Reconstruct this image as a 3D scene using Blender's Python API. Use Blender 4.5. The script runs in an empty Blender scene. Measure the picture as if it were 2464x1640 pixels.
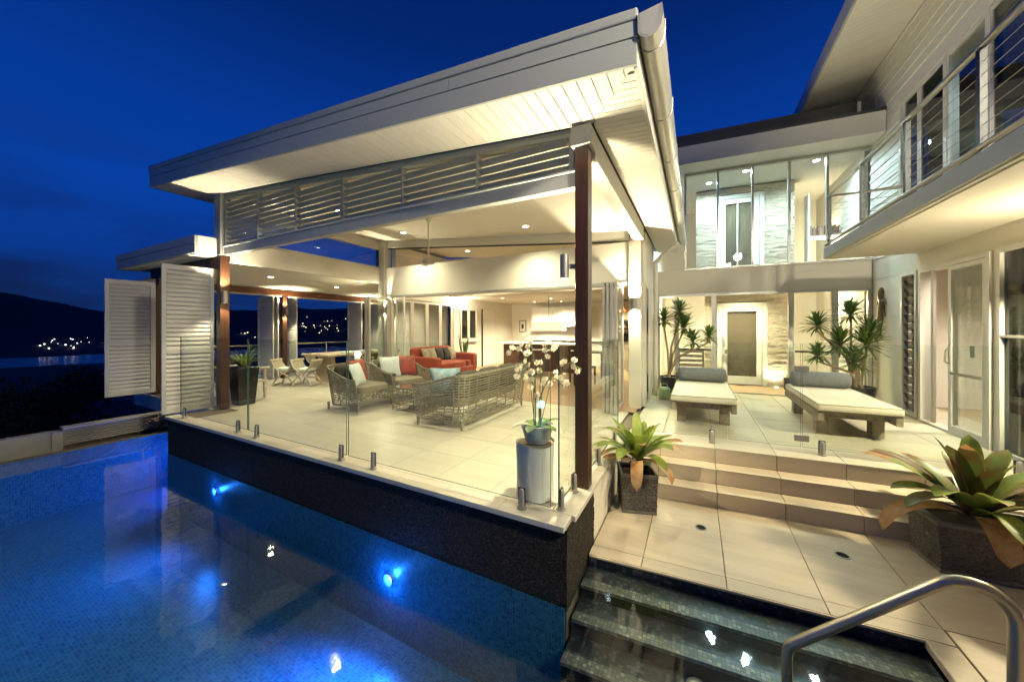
import bpy, bmesh, math, random
from math import radians as R, sin, cos, pi
from mathutils import Vector, Matrix, noise
random.seed(7)
SC = bpy.context.scene
COL = SC.collection
# ------------------------------------------------------------------ camera
cam = bpy.data.cameras.new('camera'); CAM = bpy.data.objects.new('camera', cam); COL.objects.link(CAM)
cam.sensor_width = 36; cam.lens = 12.26; cam.shift_y = -0.0128
cam.clip_start = 0.05; cam.clip_end = 9000
CAM.location = (0, 0, 1.43); CAM.rotation_euler = (R(90), 0, R(27.71))
SC.camera = CAM
# ------------------------------------------------------------------ world: clear blue hour sky
W = bpy.data.worlds.new('World'); SC.world = W; W.use_nodes = True
nt = W.node_tree; nt.nodes.clear()
def wn(t, **k):
    n = nt.nodes.new(t)
    for a, b in k.items(): setattr(n, a, b)
    return n
ramp = wn('ShaderNodeValToRGB'); E_ = ramp.color_ramp.elements
E_[0].position = 0.0; E_[0].color = (.0035, .023, .120, 1); E_[1].position = 1.0; E_[1].color = (.0003, .004, .032, 1)
for p_, c_ in ((.12, (.0020, .025, .165, 1)), (.30, (.0014, .033, .240, 1)), (.46, (.0010, .024, .180, 1)), (.62, (.0006, .013, .100, 1))):
    q_ = E_.new(p_); q_.color = c_
# low cloud bank: darker streaks near the horizon
tc = wn('ShaderNodeTexCoord'); mp = wn('ShaderNodeMapping'); mp.inputs['Scale'].default_value = (2.2, 2.2, 9)
nz = wn('ShaderNodeTexNoise'); nz.inputs['Scale'].default_value = 1.3; nz.inputs['Detail'].default_value = 5
rp = wn('ShaderNodeMapRange'); rp.inputs[1].default_value = .38; rp.inputs[2].default_value = .60
sp = wn('ShaderNodeSeparateXYZ'); hz = wn('ShaderNodeMapRange'); hz.inputs[1].default_value = .02; hz.inputs[2].default_value = .40; hz.inputs[3].default_value = 1; hz.inputs[4].default_value = 0
mm = wn('ShaderNodeMath', operation='MULTIPLY'); cl = wn('ShaderNodeMix', data_type='RGBA', blend_type='MIX')
cl.inputs[7].default_value = (0.003, 0.008, 0.034, 1)
m8 = wn('ShaderNodeMath', operation='MULTIPLY'); m8.inputs[1].default_value = .92
bg = wn('ShaderNodeBackground'); bg.inputs[1].default_value = 1.0
ow = wn('ShaderNodeOutputWorld'); L = nt.links.new
L(sp.outputs[2], ramp.inputs[0]); L(ramp.outputs[0], cl.inputs[6])
L(tc.outputs['Generated'], mp.inputs[0]); L(mp.outputs[0], nz.inputs[0]); L(nz.outputs[0], rp.inputs[0])
L(tc.outputs['Generated'], sp.inputs[0]); L(sp.outputs[2], hz.inputs[0])
L(rp.outputs[0], mm.inputs[0]); L(hz.outputs[0], mm.inputs[1]); L(mm.outputs[0], m8.inputs[0]); L(m8.outputs[0], cl.inputs[0])
L(cl.outputs[2], bg.inputs[0]); L(bg.outputs[0], ow.inputs[0])
# ------------------------------------------------------------------ exposure and sampling
vs = SC.view_settings; vs.view_transform = 'Standard'; vs.look = 'None'; vs.exposure = 0.64; vs.gamma = 1; vs.use_curve_mapping = False
cy = SC.cycles; cy.use_denoising = True; cy.max_bounces = 7; cy.diffuse_bounces = 4; cy.glossy_bounces = 3
cy.transmission_bounces = 4; cy.transparent_max_bounces = 24; cy.sample_clamp_indirect = 4; cy.sample_clamp_direct = 0
cy.caustics_reflective = False; cy.caustics_refractive = False; cy.use_adaptive_sampling = True; cy.adaptive_threshold = 0.015
WARM = (1.0, 0.88, 0.57); CREAM = (1.0, 0.905, 0.585); COOL = (0.66, 0.92, 1.0)
GAIN = 3.0
# ------------------------------------------------------------------ materials
MATS = {}
def mat(name, col, rough=.5, metal=0., var=0., vs=(3, 3, 3), rnd=0., bump=0., bs=60., coat=0., emit=None, est=0., col2=None, spec=.5):
    m = bpy.data.materials.new(name); m.use_nodes = True; t = m.node_tree; b = t.nodes['Principled BSDF']
    def N(k): return t.nodes.new(k)
    l = t.links.new
    b.inputs['Roughness'].default_value = rough; b.inputs['Metallic'].default_value = metal
    b.inputs['Coat Weight'].default_value = coat; b.inputs['Specular IOR Level'].default_value = spec
    c = (*col, 1); b.inputs['Base Color'].default_value = c
    if emit: b.inputs['Emission Color'].default_value = (*emit, 1); b.inputs['Emission Strength'].default_value = est
    pos = None
    if var or bump or rnd:
        g = N('ShaderNodeNewGeometry'); pos = g.outputs['Position']
    if var or rnd:
        mix = N('ShaderNodeMix'); mix.data_type = 'RGBA'
        c2 = (*col2, 1) if col2 else (*[x * (1 - var) for x in col], 1)
        mix.inputs[6].default_value = c; mix.inputs[7].default_value = c2
        if var:
            mp = N('ShaderNodeMapping'); mp.inputs['Scale'].default_value = vs; l(pos, mp.inputs[0])
            n = N('ShaderNodeTexNoise'); n.inputs['Scale'].default_value = 1; n.inputs['Detail'].default_value = 6; l(mp.outputs[0], n.inputs[0])
            r = N('ShaderNodeMapRange'); r.inputs[1].default_value = .33; r.inputs[2].default_value = .68; l(n.outputs[0], r.inputs[0]); l(r.outputs[0], mix.inputs[0])
        else: mix.inputs[0].default_value = 0
        out = mix.outputs[2]
        if rnd:
            oi = N('ShaderNodeObjectInfo'); rr = N('ShaderNodeMapRange'); rr.inputs[3].default_value = 1 - rnd; rr.inputs[4].default_value = 1 + rnd
            l(oi.outputs['Random'], rr.inputs[0]); hs = N('ShaderNodeHueSaturation'); l(rr.outputs[0], hs.inputs['Value']); l(out, hs.inputs['Color']); out = hs.outputs[0]
        l(out, b.inputs['Base Color'])
    if bump:
        n2 = N('ShaderNodeTexNoise'); n2.inputs['Scale'].default_value = bs; n2.inputs['Detail'].default_value = 4; l(pos, n2.inputs[0])
        bp = N('ShaderNodeBump'); bp.inputs['Strength'].default_value = bump; bp.inputs['Distance'].default_value = .01; l(n2.outputs[0], bp.inputs['Height']); l(bp.outputs[0], b.inputs['Normal'])
    MATS[name] = m; return m
mat('render_cream', (.74, .68, .56), .75, var=.06, vs=(1, 1, 1), bump=.08, bs=120)
mat('plaster_white', (.80, .76, .67), .8, var=.04, vs=(1, 1, 1))
mat('fascia_paint', (.47, .475, .45), .45, var=.07, vs=(.6, .6, 4))
mat('white_paint', (.78, .755, .69), .45, var=.05, vs=(2, 2, 2))
mat('soffit_paint', (.80, .76, .68), .55, rnd=.025)
mat('shutter_paint', (.58, .56, .51), .42, rnd=.02, var=.05, vs=(2, 2, 2))
mat('gutter_metal', (.68, .65, .57), .32, metal=.35)
mat('merbau', (.075, .028, .013), .4, var=.5, vs=(38, 38, 1.6), coat=.05, bump=.05, bs=90)
mat('merbau_y', (.17, .055, .02), .35, var=.5, vs=(38, 1.6, 38))
mat('tile', (.62, .56, .44), .32, var=.14, vs=(1.2, 7, 3), rnd=.08, bump=.03, bs=40)
mat('tile_step', (.66, .55, .40), .40, var=.18, vs=(1.4, 9, 9), rnd=.06, bump=.03, bs=40)
mat('grout', (.17, .125, .085), .9)
mat('alu', (.60, .58, .54), .38, metal=.6)
mat('frame_white', (.72, .69, .62), .4)
mat('steel', (.42, .385, .32), .40, metal=1)
mat('steel_brushed', (.42, .39, .35), .45, metal=.75)
mat('dark_metal', (.05, .05, .05), .4, metal=.6)
mat('roof_dark', (.05, .055, .06), .5, var=.2)
mat('grey_wood', (.30, .245, .175), .75, var=.45, vs=(22, 2.2, 22), rnd=.08, bump=.15, bs=70)
mat('pale_wood', (.52, .40, .26), .5, var=.3, vs=(20, 3, 20))
mat('chair_wood', (.58, .49, .36), .55, var=.25, vs=(18, 18, 4))
mat('wicker', (.30, .27, .19), .6, var=.45, vs=(30, 30, 30), bump=.1, bs=150)
mat('cushion_taupe', (.23, .195, .145), .9, var=.12, vs=(30, 30, 30), bump=.15, bs=300)
mat('cushion_shaded', (.07, .06, .045), .95, bump=.1, bs=250)  # taupe cushion darkened, shade behind the weave is in the colour
mat('mattress', (.68, .61, .48), .9, var=.06, vs=(8, 8, 8), bump=.1, bs=350)
mat('velvet_grey', (.16, .17, .175), .8, var=.35, vs=(60, 60, 60), bump=.25, bs=260)
mat('red_fabric', (.31, .055, .024), .85, var=.2, vs=(20, 20, 20), bump=.1, bs=250)
mat('pillow_white', (.72, .70, .64), .9, var=.28, vs=(30, 30, 30), col2=(.5, .6, .62))
mat('pillow_aqua', (.66, .72, .68), .9, var=.5, vs=(14, 14, 14), col2=(.22, .48, .52))
mat('pillow_red', (.50, .07, .045), .9, var=.4, vs=(14, 14, 14), col2=(.16, .09, .08))
mat('pillow_dark', (.05, .045, .04), .9, var=.2)
mat('pillow_taupe', (.42, .36, .27), .9, var=.3, vs=(16, 16, 16))
mat('pillow_blue', (.16, .30, .40), .9, var=.3, vs=(16, 16, 16))
mat('leaf_green', (.16, .24, .035), .42, var=.45, vs=(14, 14, 14), col2=(.28, .31, .06), rnd=.12, spec=.4)
mat('leaf_dark', (.095, .165, .03), .4, var=.6, vs=(9, 9, 9), col2=(.13, .06, .022), rnd=.15, spec=.4)
mat('leaf_red', (.17, .04, .02), .42, var=.5, vs=(10, 10, 10), col2=(.05, .08, .02), rnd=.1)
mat('leaf_dead', (.38, .17, .06), .6, var=.5, vs=(14, 14, 14), col2=(.50, .33, .15), rnd=.1)
mat('leaf_drac', (.07, .14, .028), .45, var=.5, vs=(25, 25, 25), col2=(.14, .20, .04))
mat('cane', (.40, .30, .19), .8, var=.4, vs=(10, 10, 50))
mat('soil', (.03, .02, .014), .95, bump=.5, bs=80)
mat('pot_black', (.018, .017, .015), .25, var=.3, vs=(4, 4, 4))
mat('pot_rough', (.040, .038, .034), .7, var=.6, vs=(50, 50, 90), col2=(.14, .125, .10), bump=1.0, bs=90)
mat('pot_rim', (.17, .155, .13), .65, var=.3, vs=(20, 20, 20), bump=.3, bs=60)
mat('pot_pale', (.70, .64, .54), .6, var=.12, vs=(6, 6, 6))
mat('log_paint', (.84, .80, .73), .6, var=.25, vs=(9, 9, 2.2), bump=.25, bs=30)
mat('petal', (.86, .80, .68), .55, var=.18, vs=(60, 60, 60), col2=(.80, .62, .42))
mat('stem', (.10, .16, .035), .5)
mat('can_green', (.34, .46, .22), .4)
mat('bronze', (.22, .17, .10), .5, metal=.5, var=.5, vs=(40, 40, 40), bump=.5, bs=80)
mat('timber_floor', (.44, .29, .17), .3, var=.35, vs=(1.5, 22, 4))
mat('stone', (.70, .61, .48), .8, rnd=.13, var=.25, vs=(9, 9, 30), bump=.7, bs=45)
mat('kitchen_white', (.80, .78, .72), .35)
mat('dark_timber', (.09, .045, .022), .4, var=.4, vs=(20, 20, 3))
mat('oven_dark', (.03, .03, .032), .15)
mat('curtain', (.48, .43, .30), .9, var=.2, vs=(6, 6, .3))
mat('catch_wall', (.36, .33, .27), .8, var=.15, vs=(3, 3, 3))
mat('blind_teal', (.20, .27, .27), .7)
mat('panel_olive', (.10, .10, .065), .6)
mat('hill_dark', (.022, .026, .030), 1., var=.4, vs=(.02, .02, .02))
mat('ground_dark', (.018, .020, .014), 1., var=.5, vs=(.1, .1, .1))
mat('tree_leaf', (.020, .034, .014), .8, rnd=.3)
mat('bark', (.05, .035, .025), .9)
mat('metal_roof_blue', (.10, .13, .19), .45, metal=.3)
mat('house_wall', (.20, .19, .17), .9)
mat('lens_warm', (.9, .8, .6), .4, emit=(1, .84, .58), est=28)
mat('lens_cool', (.9, .95, 1), .4, emit=(.86, .95, 1), est=34)
mat('lens_blue', (.2, .4, 1), .3, emit=(.006, .06, 1), est=14)
mat('town_glow', (.5, .5, .4), .5, emit=(1, .85, .55), est=3.0)
mat('town_glow_cool', (.5, .5, .5), .5, emit=(.8, .95, 1), est=3.6)
mat('shade_glow', (.8, .7, .5), .8, emit=(1, .80, .48), est=5)
mat('shade_dim', (.72, .66, .52), .8, emit=(1, .82, .55), est=.55)
mat('paper', (.75, .72, .66), .8)
mat('orange_metal', (.50, .10, .03), .35, metal=.3)
mat('book_mix', (.25, .16, .12), .7, rnd=.6)
mat('cloud_grey', (.2, .2, .2), .9)
def translucent(name, k):
    m = MATS[name]; t = m.node_tree; b = t.nodes['Principled BSDF']; o = t.nodes['Material Output']; x = t.nodes.new('ShaderNodeMixShader'); tr = t.nodes.new('ShaderNodeBsdfTranslucent'); x.inputs[0].default_value = k
    ln = b.inputs['Base Color'].links
    if ln: t.links.new(ln[0].from_socket, tr.inputs[0])
    t.links.new(b.outputs[0], x.inputs[1]); t.links.new(tr.outputs[0], x.inputs[2]); t.links.new(x.outputs[0], o.inputs[0])
translucent('petal', .45); translucent('leaf_green', .3); translucent('leaf_drac', .25); translucent('leaf_dead', .3); translucent('leaf_dark', .15)
def glassmat(name, tintc, ior=1.5, rough=0., base=0.):
    m = bpy.data.materials.new(name); m.use_nodes = True; t = m.node_tree; t.nodes.clear(); l = t.links.new
    o = t.nodes.new('ShaderNodeOutputMaterial'); x = t.nodes.new('ShaderNodeMixShader'); tr = t.nodes.new('ShaderNodeBsdfTransparent'); gl = t.nodes.new('ShaderNodeBsdfGlossy')
    f0 = ((ior - 1) / (ior + 1)) ** 2
    ge = t.nodes.new('ShaderNodeNewGeometry'); fr = t.nodes.new('ShaderNodeVectorMath'); fr.operation = 'DOT_PRODUCT'; l(ge.outputs['Normal'], fr.inputs[0]); l(ge.outputs['Incoming'], fr.inputs[1])
    q1 = t.nodes.new('ShaderNodeMath'); q1.operation = 'ABSOLUTE'; l(fr.outputs['Value'], q1.inputs[0])
    q2 = t.nodes.new('ShaderNodeMath'); q2.operation = 'SUBTRACT'; q2.inputs[0].default_value = 1; l(q1.outputs[0], q2.inputs[1])
    q3 = t.nodes.new('ShaderNodeMath'); q3.operation = 'POWER'; q3.inputs[1].default_value = 5; l(q2.outputs[0], q3.inputs[0])
    q4 = t.nodes.new('ShaderNodeMath'); q4.operation = 'MULTIPLY_ADD'; q4.inputs[1].default_value = 1 - f0; q4.inputs[2].default_value = f0 + base; q4.use_clamp = True; l(q3.outputs[0], q4.inputs[0]); l(q4.outputs[0], x.inputs[0])
    gl.inputs['Roughness'].default_value = rough; tr.inputs[0].default_value = (*tintc, 1)
    l(tr.outputs[0], x.inputs[1]); l(gl.outputs[0], x.inputs[2]); l(x.outputs[0], o.inputs[0]); MATS[name] = m
    return m, t, gl, fr
glassmat('glass', (.955, .98, .965))
glassmat('glass_fence', (.955, .985, .968), 1.5)
glassmat('glass_dark', (.42, .45, .45), 1.6, base=.05)
mat('glass_edge', (.05, .09, .075), .15)
# water with small ripples
m, t, gl, fr = glassmat('water', (.80, .90, .93), 1.33, .028, base=.06)
g = t.nodes.new('ShaderNodeNewGeometry'); n = t.nodes.new('ShaderNodeTexNoise'); n.inputs['Scale'].default_value = 4.5; n.inputs['Detail'].default_value = 2.5
b = t.nodes.new('ShaderNodeBump'); b.inputs['Strength'].default_value = .03; b.inputs['Distance'].default_value = .05
t.links.new(g.outputs['Position'], n.inputs[0]); t.links.new(n.outputs[0], b.inputs['Height']); t.links.new(b.outputs[0], gl.inputs['Normal']); t.links.new(b.outputs[0], fr.inputs[0])
m, t, gl, fr = glassmat('sea', (.02, .03, .05), 1.33, .22, base=.06)
def mosaic(name, c1, c2, c3, grout, size, rough=.3, hi=.0):
    m = bpy.data.materials.new(name); m.use_nodes = True; t = m.node_tree; bs = t.nodes['Principled BSDF']; N = t.nodes.new; l = t.links.new
    g = N('ShaderNodeNewGeometry')
    sc = N('ShaderNodeVectorMath'); sc.operation = 'MULTIPLY_ADD'; sc.inputs[1].default_value = (1 / size,) * 3; sc.inputs[2].default_value = (.37, .41, .43); l(g.outputs['Position'], sc.inputs[0])
    fl = N('ShaderNodeVectorMath'); fl.operation = 'FLOOR'; l(sc.outputs[0], fl.inputs[0])
    wn_ = N('ShaderNodeTexWhiteNoise'); l(fl.outputs[0], wn_.inputs[0])
    cr = N('ShaderNodeValToRGB'); cr.color_ramp.interpolation = 'CONSTANT'; e = cr.color_ramp.elements
    e[0].color = (*c1, 1); e[1].position = .45; e[1].color = (*c2, 1); q = e.new(.82); q.color = (*c3, 1); l(wn_.outputs[0], cr.inputs[0])
    fc = N('ShaderNodeVectorMath'); fc.operation = 'FRACTION'; l(sc.outputs[0], fc.inputs[0])
    sb = N('ShaderNodeVectorMath'); sb.operation = 'SUBTRACT'; sb.inputs[1].default_value = (.5,) * 3; l(fc.outputs[0], sb.inputs[0])
    ab = N('ShaderNodeVectorMath'); ab.operation = 'ABSOLUTE'; l(sb.outputs[0], ab.inputs[0])
    na = N('ShaderNodeVectorMath'); na.operation = 'ABSOLUTE'; l(g.outputs['Normal'], na.inputs[0])
    om = N('ShaderNodeVectorMath'); om.operation = 'SUBTRACT'; om.inputs[0].default_value = (1, 1, 1); l(na.outputs[0], om.inputs[1])
    mu = N('ShaderNodeVectorMath'); mu.operation = 'MULTIPLY'; l(ab.outputs[0], mu.inputs[0]); l(om.outputs[0], mu.inputs[1])
    s3 = N('ShaderNodeSeparateXYZ'); l(mu.outputs[0], s3.inputs[0]); a = N('ShaderNodeMath'); a.operation = 'MAXIMUM'; l(s3.outputs[0], a.inputs[0]); l(s3.outputs[1], a.inputs[1])
    a2 = N('ShaderNodeMath'); a2.operation = 'MAXIMUM'; l(a.outputs[0], a2.inputs[0]); l(s3.outputs[2], a2.inputs[1])
    gt = N('ShaderNodeMath'); gt.operation = 'GREATER_THAN'; gt.inputs[1].default_value = .44; l(a2.outputs[0], gt.inputs[0])
    mx = N('ShaderNodeMix'); mx.data_type = 'RGBA'; mx.inputs[7].default_value = (*grout, 1); l(gt.outputs[0], mx.inputs[0]); l(cr.outputs[0], mx.inputs[6]); l(mx.outputs[2], bs.inputs['Base Color'])
    bs.inputs['Roughness'].default_value = rough
    iv = N('ShaderNodeMath'); iv.operation = 'SUBTRACT'; iv.inputs[0].default_value = 1; l(gt.outputs[0], iv.inputs[1])
    bp = N('ShaderNodeBump'); bp.inputs['Strength'].default_value = .3; bp.inputs['Distance'].default_value = .003; l(iv.outputs[0], bp.inputs['Height']); l(bp.outputs[0], bs.inputs['Normal'])
    MATS[name] = m
mosaic('pool_mosaic', (.020, .11, .165), (.036, .16, .21), (.011, .065, .12), (.075, .18, .23), .025)
mosaic('step_mosaic', (.012, .018, .026), (.028, .036, .044), (.08, .082, .078), (.024, .026, .028), .026)
mosaic('step_nosing', (.11, .11, .095), (.18, .17, .14), (.30, .27, .21), (.05, .048, .042), .026)
# dark pebble stone
def pebble(name, c1, c2, sc):
    m = bpy.data.materials.new(name); m.use_nodes = True; t = m.node_tree; bs = t.nodes['Principled BSDF']; N = t.nodes.new; l = t.links.new
    g = N('ShaderNodeNewGeometry'); mp = N('ShaderNodeMapping'); mp.inputs['Scale'].default_value = (sc, sc, sc * 1.7); l(g.outputs['Position'], mp.inputs[0])
    v = N('ShaderNodeTexVoronoi'); v.inputs['Scale'].default_value = 1; l(mp.outputs[0], v.inputs[0])
    mx = N('ShaderNodeMix'); mx.data_type = 'RGBA'; mx.inputs[6].default_value = (*c1, 1); mx.inputs[7].default_value = (*c2, 1)
    sp = N('ShaderNodeSeparateColor'); l(v.outputs['Color'], sp.inputs[0]); pw = N('ShaderNodeMath'); pw.operation = 'POWER'; pw.inputs[1].default_value = 2.2; l(sp.outputs[0], pw.inputs[0]); l(pw.outputs[0], mx.inputs[0]); l(mx.outputs[2], bs.inputs['Base Color'])
    iv = N('ShaderNodeMath'); iv.operation = 'SUBTRACT'; iv.inputs[0].default_value = 1; l(v.outputs['Distance'], iv.inputs[1])
    bp = N('ShaderNodeBump'); bp.inputs['Strength'].default_value = 1; bp.inputs['Distance'].default_value = .006; l(iv.outputs[0], bp.inputs['Height']); l(bp.outputs[0], bs.inputs['Normal'])
    bs.inputs['Roughness'].default_value = .75; bs.inputs['Specular IOR Level'].default_value = .15; MATS[name] = m
pebble('pebble_dark', (.016, .013, .010), (.075, .062, .043), 95)
# ------------------------------------------------------------------ mesh helpers
SHK = .08
def shy(x, y): return y + SHK * (x + .81)
class MB:
    def __init__(s): s.v = []; s.f = []; s.m = []; s.mi = 0
    def add(s, vs, fs):
        o = len(s.v); s.v += [tuple(p) for p in vs]; s.f += [tuple(i + o for i in f) for f in fs]; s.m += [s.mi] * len(fs); return s
    def hexa(s, p): return s.add(p, [(0, 3, 2, 1), (4, 5, 6, 7), (0, 1, 5, 4), (1, 2, 6, 5), (2, 3, 7, 6), (3, 0, 4, 7)])
    def box(s, x0, x1, y0, y1, z0, z1): return s.hexa([(x0, y0, z0), (x1, y0, z0), (x1, y1, z0), (x0, y1, z0), (x0, y0, z1), (x1, y0, z1), (x1, y1, z1), (x0, y1, z1)])
    def obox(s, c, d, M):
        hx, hy, hz = [k / 2 for k in d]; c = Vector(c)
        return s.hexa([c + M @ Vector(q) for q in [(-hx, -hy, -hz), (hx, -hy, -hz), (hx, hy, -hz), (-hx, hy, -hz), (-hx, -hy, hz), (hx, -hy, hz), (hx, hy, hz), (-hx, hy, hz)]])
    def prism(s, pts, vec):
        n = len(pts); v = Vector(vec); a = [Vector(p) for p in pts]
        return s.add(a + [p + v for p in a], [tuple(range(n - 1, -1, -1)), tuple(range(n, 2 * n))] + [(i, (i + 1) % n, n + (i + 1) % n, n + i) for i in range(n)])
    def poly(s, pts): return s.add(pts, [tuple(range(len(pts)))])
    def tube(s, pts, r, n=6, cap=True):
        P = [Vector(p) for p in pts]; k = len(P); rs = r if isinstance(r, (list, tuple)) else [r] * k
        vs = []; up = None
        for i in range(k):
            d = (P[min(i + 1, k - 1)] - P[max(i - 1, 0)])
            if d.length < 1e-9: d = Vector((0, 0, 1))
            d.normalize()
            if up is None: up = d.cross(Vector((0, 0, 1)) if abs(d.z) < .9 else Vector((1, 0, 0)))
            else: up = up - d * up.dot(d)
            up.normalize(); w = d.cross(up)
            for j in range(n):
                a = 2 * pi * j / n; vs.append(P[i] + (up * cos(a) + w * sin(a)) * rs[i])
        fs = [(i * n + j, i * n + (j + 1) % n, (i + 1) * n + (j + 1) % n, (i + 1) * n + j) for i in range(k - 1) for j in range(n)]
        if cap: fs += [tuple(range(n - 1, -1, -1)), tuple((k - 1) * n + j for j in range(n))]
        return s.add(vs, fs)
    def lathe(s, prof, n=20, c=(0, 0, 0), sq=None):
        vs = []; k = len(prof)
        for r, z in prof:
            for j in range(n):
                a = 2 * pi * (j + (.5 if sq else 0)) / n; vs.append((c[0] + r * cos(a), c[1] + r * sin(a), c[2] + z))
        fs = [(i * n + j, i * n + (j + 1) % n, (i + 1) * n + (j + 1) % n, (i + 1) * n + j) for i in range(k - 1) for j in range(n)]
        fs += [tuple(range(n - 1, -1, -1)), tuple((k - 1) * n + j for j in range(n))]
        return s.add(vs, fs)
    def disc(s, c, r, n=16, up=1):
        return s.add([(c[0] + r * cos(2 * pi * j / n), c[1] + r * sin(2 * pi * j / n) * up, c[2]) for j in range(n)], [tuple(range(n))])
    def ell(s, c, rx, ry, rz, n=12, m=8, e=1.):
        f = lambda q: math.copysign(abs(q) ** e, q)
        vs = []
        for i in range(1, m):
            t = pi * i / m
            for j in range(n):
                a = 2 * pi * j / n; vs.append((c[0] + rx * f(sin(t)) * f(cos(a)), c[1] + ry * f(sin(t)) * f(sin(a)), c[2] + rz * f(cos(t))))
        fs = [(i * n + (j + 1) % n, i * n + j, (i + 1) * n + j, (i + 1) * n + (j + 1) % n) for i in range(m - 2) for j in range(n)]
        o = len(vs); vs += [(c[0], c[1], c[2] + rz), (c[0], c[1], c[2] - rz)]
        fs += [(j, (j + 1) % n, o) for j in range(n)] + [((m - 2) * n + (j + 1) % n, (m - 2) * n + j, o + 1) for j in range(n)]
        return s.add(vs, fs)
    def mesh(s, name, off=(0, 0, 0), sh=False):
        me = bpy.data.meshes.new(name)
        me.from_pydata([(x - off[0], (shy(x, y) if sh else y) - off[1], z - off[2]) for x, y, z in s.v], [], s.f); return me
def woff(o):
    v = Vector((0, 0, 0))
    while o is not None: v += o.location; o = o.parent
    return v
def link(o, parent=None):
    COL.objects.link(o)
    if parent is not None: o.parent = parent
    return o
def B(mb, name, m, parent=None, smooth=False, bevel=0., sh=False, kind=None, label=None, at=None, fix=True):
    """mesh object from a builder in world coordinates (or in the root's own frame while the root sits at 0)"""
    off = woff(parent)
    loc = Vector((0, 0, 0))
    if parent is None and at is not None: loc = Vector(at); off = loc
    me = mb.mesh(name, off, sh)
    for k in (m if isinstance(m, (list, tuple)) else [m]): me.materials.append(MATS[k])
    if isinstance(m, (list, tuple)): me.polygons.foreach_set('material_index', mb.m)
    if fix:
        bm = bmesh.new(); bm.from_mesh(me); bmesh.ops.recalc_face_normals(bm, faces=bm.faces); bm.to_mesh(me); bm.free()
    if smooth: me.shade_smooth(); me.set_sharp_from_angle(angle=R(42))
    o = bpy.data.objects.new(name, me); link(o, parent); o.location = loc
    if bevel:
        md = o.modifiers.new('bevel', 'BEVEL'); md.width = bevel; md.segments = 2; md.limit_method = 'ANGLE'
    if kind: o['kind'] = kind
    if label: o['label'] = label
    return o
def I(name, me, parent, loc, rot=(0, 0, 0), sc=(1, 1, 1)):
    o = bpy.data.objects.new(name, me); link(o, parent); o.location = Vector(loc) - woff(parent); o.rotation_euler = rot; o.scale = sc; return o
def ME(mb, name, m, sh=False, smooth=False):
    me = mb.mesh(name, (0, 0, 0), sh)
    for k in (m if isinstance(m, (list, tuple)) else [m]): me.materials.append(MATS[k])
    if isinstance(m, (list, tuple)): me.polygons.foreach_set('material_index', mb.m)
    bm = bmesh.new(); bm.from_mesh(me); bmesh.ops.recalc_face_normals(bm, faces=bm.faces); bm.to_mesh(me); bm.free()
    if smooth: me.shade_smooth(); me.set_sharp_from_angle(angle=R(42))
    return me
def tag(o, label, cat, group=None):
    o['label'] = label; o['category'] = cat
    if group: o['group'] = group
    return o
def T(name, label, cat, loc=(0, 0, 0), group=None):
    o = bpy.data.objects.new(name, None); o.empty_display_size = .1; COL.objects.link(o); o.location = loc
    return tag(o, label, cat, group)
def st(o): o['kind'] = 'structure'; return o
def box(name, m, x0, x1, y0, y1, z0, z1, parent=None, bevel=0., sh=False, **k): return B(MB().box(x0, x1, y0, y1, z0, z1), name, m, parent, bevel=bevel, sh=sh, **k)
def tree_copy(o, parent=None):
    c = o.copy(); COL.objects.link(c); c.parent = parent
    for ch in o.children: tree_copy(ch, c)
    return c
def lamp(parent, kind, loc, power, col, name, rot=(0, 0, 0), size=.04, cone=120, blend=.6):
    d = bpy.data.lights.new(name, kind); d.energy = power * GAIN; d.color = col
    d.shadow_soft_size = size
    if kind == 'SPOT': d.spot_size = R(cone); d.spot_blend = blend
    o = bpy.data.objects.new(name, d); link(o, parent); o.location = Vector(loc) - woff(parent); o.rotation_euler = rot; return o
# ================================================================== terrain, sea, hills
def smooth01(a, b, x):
    t = min(1, max(0, (x - a) / (b - a))); return t * t * (3 - 2 * t)
def ridge(az):
    a = math.degrees(az) % 360; K = [(0, 90), (60, 95), (120, 84), (140, 80), (150, 76), (160, 56), (167, 50), (170, 66), (174, 96), (190, 125), (240, 110), (300, 100), (360, 90)]
    for (p, q), (r2, s2) in zip(K, K[1:]):
        if a <= r2: h = q + (s2 - q) * (a - p) / (r2 - p); break
    return h + 9 * noise.noise(Vector((az * 9, 3.1, 0))) + 5 * noise.noise(Vector((az * 30, 7.1, 0))) + 3 * noise.noise(Vector((az * 90, 1.1, 0)))
def ground_h(x, y):
    r = math.hypot(x, y); az = math.atan2(y, x)
    h = -3.2 - 34 * smooth01(14, 530, r) - 6 * smooth01(520, 620, r)
    far = smooth01(760, 830, r) * 9 + smooth01(830, 1600, r) * (ridge(az) + 34)
    far -= smooth01(1900, 3400, r) * 40
    h += far
    return h + (noise.noise(Vector((x * .02, y * .02, 0))) * (2.5 if r > 60 else .6)) + (noise.noise(Vector((x * .006, y * .006, 4))) * 14 * smooth01(850, 1150, r))
mb = MB(); rings = [9, 12, 16, 22, 30, 42, 60, 85, 120, 170, 230, 300, 370, 440, 500, 540, 580, 640, 740, 770, 800, 840, 880, 930, 990, 1060, 1150, 1250, 1360, 1480, 1600, 1750, 2200, 3200, 5000, 8000]
NA = 420
for r in rings:
    for j in range(NA):
        a = 2 * pi * j / NA; x, y = r * cos(a), r * sin(a); mb.v.append((x, y, ground_h(x, y)))
for i in range(len(rings) - 1):
    for j in range(NA):
        mb.f.append((i * NA + j, i * NA + (j + 1) % NA, (i + 1) * NA + (j + 1) % NA, (i + 1) * NA + j)); mb.m.append(0)
mb.v.append((0, 0, -3.4)); c0 = len(mb.v) - 1
for j in range(NA): mb.f.append((j, (j + 1) % NA, c0)); mb.m.append(0)
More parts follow.
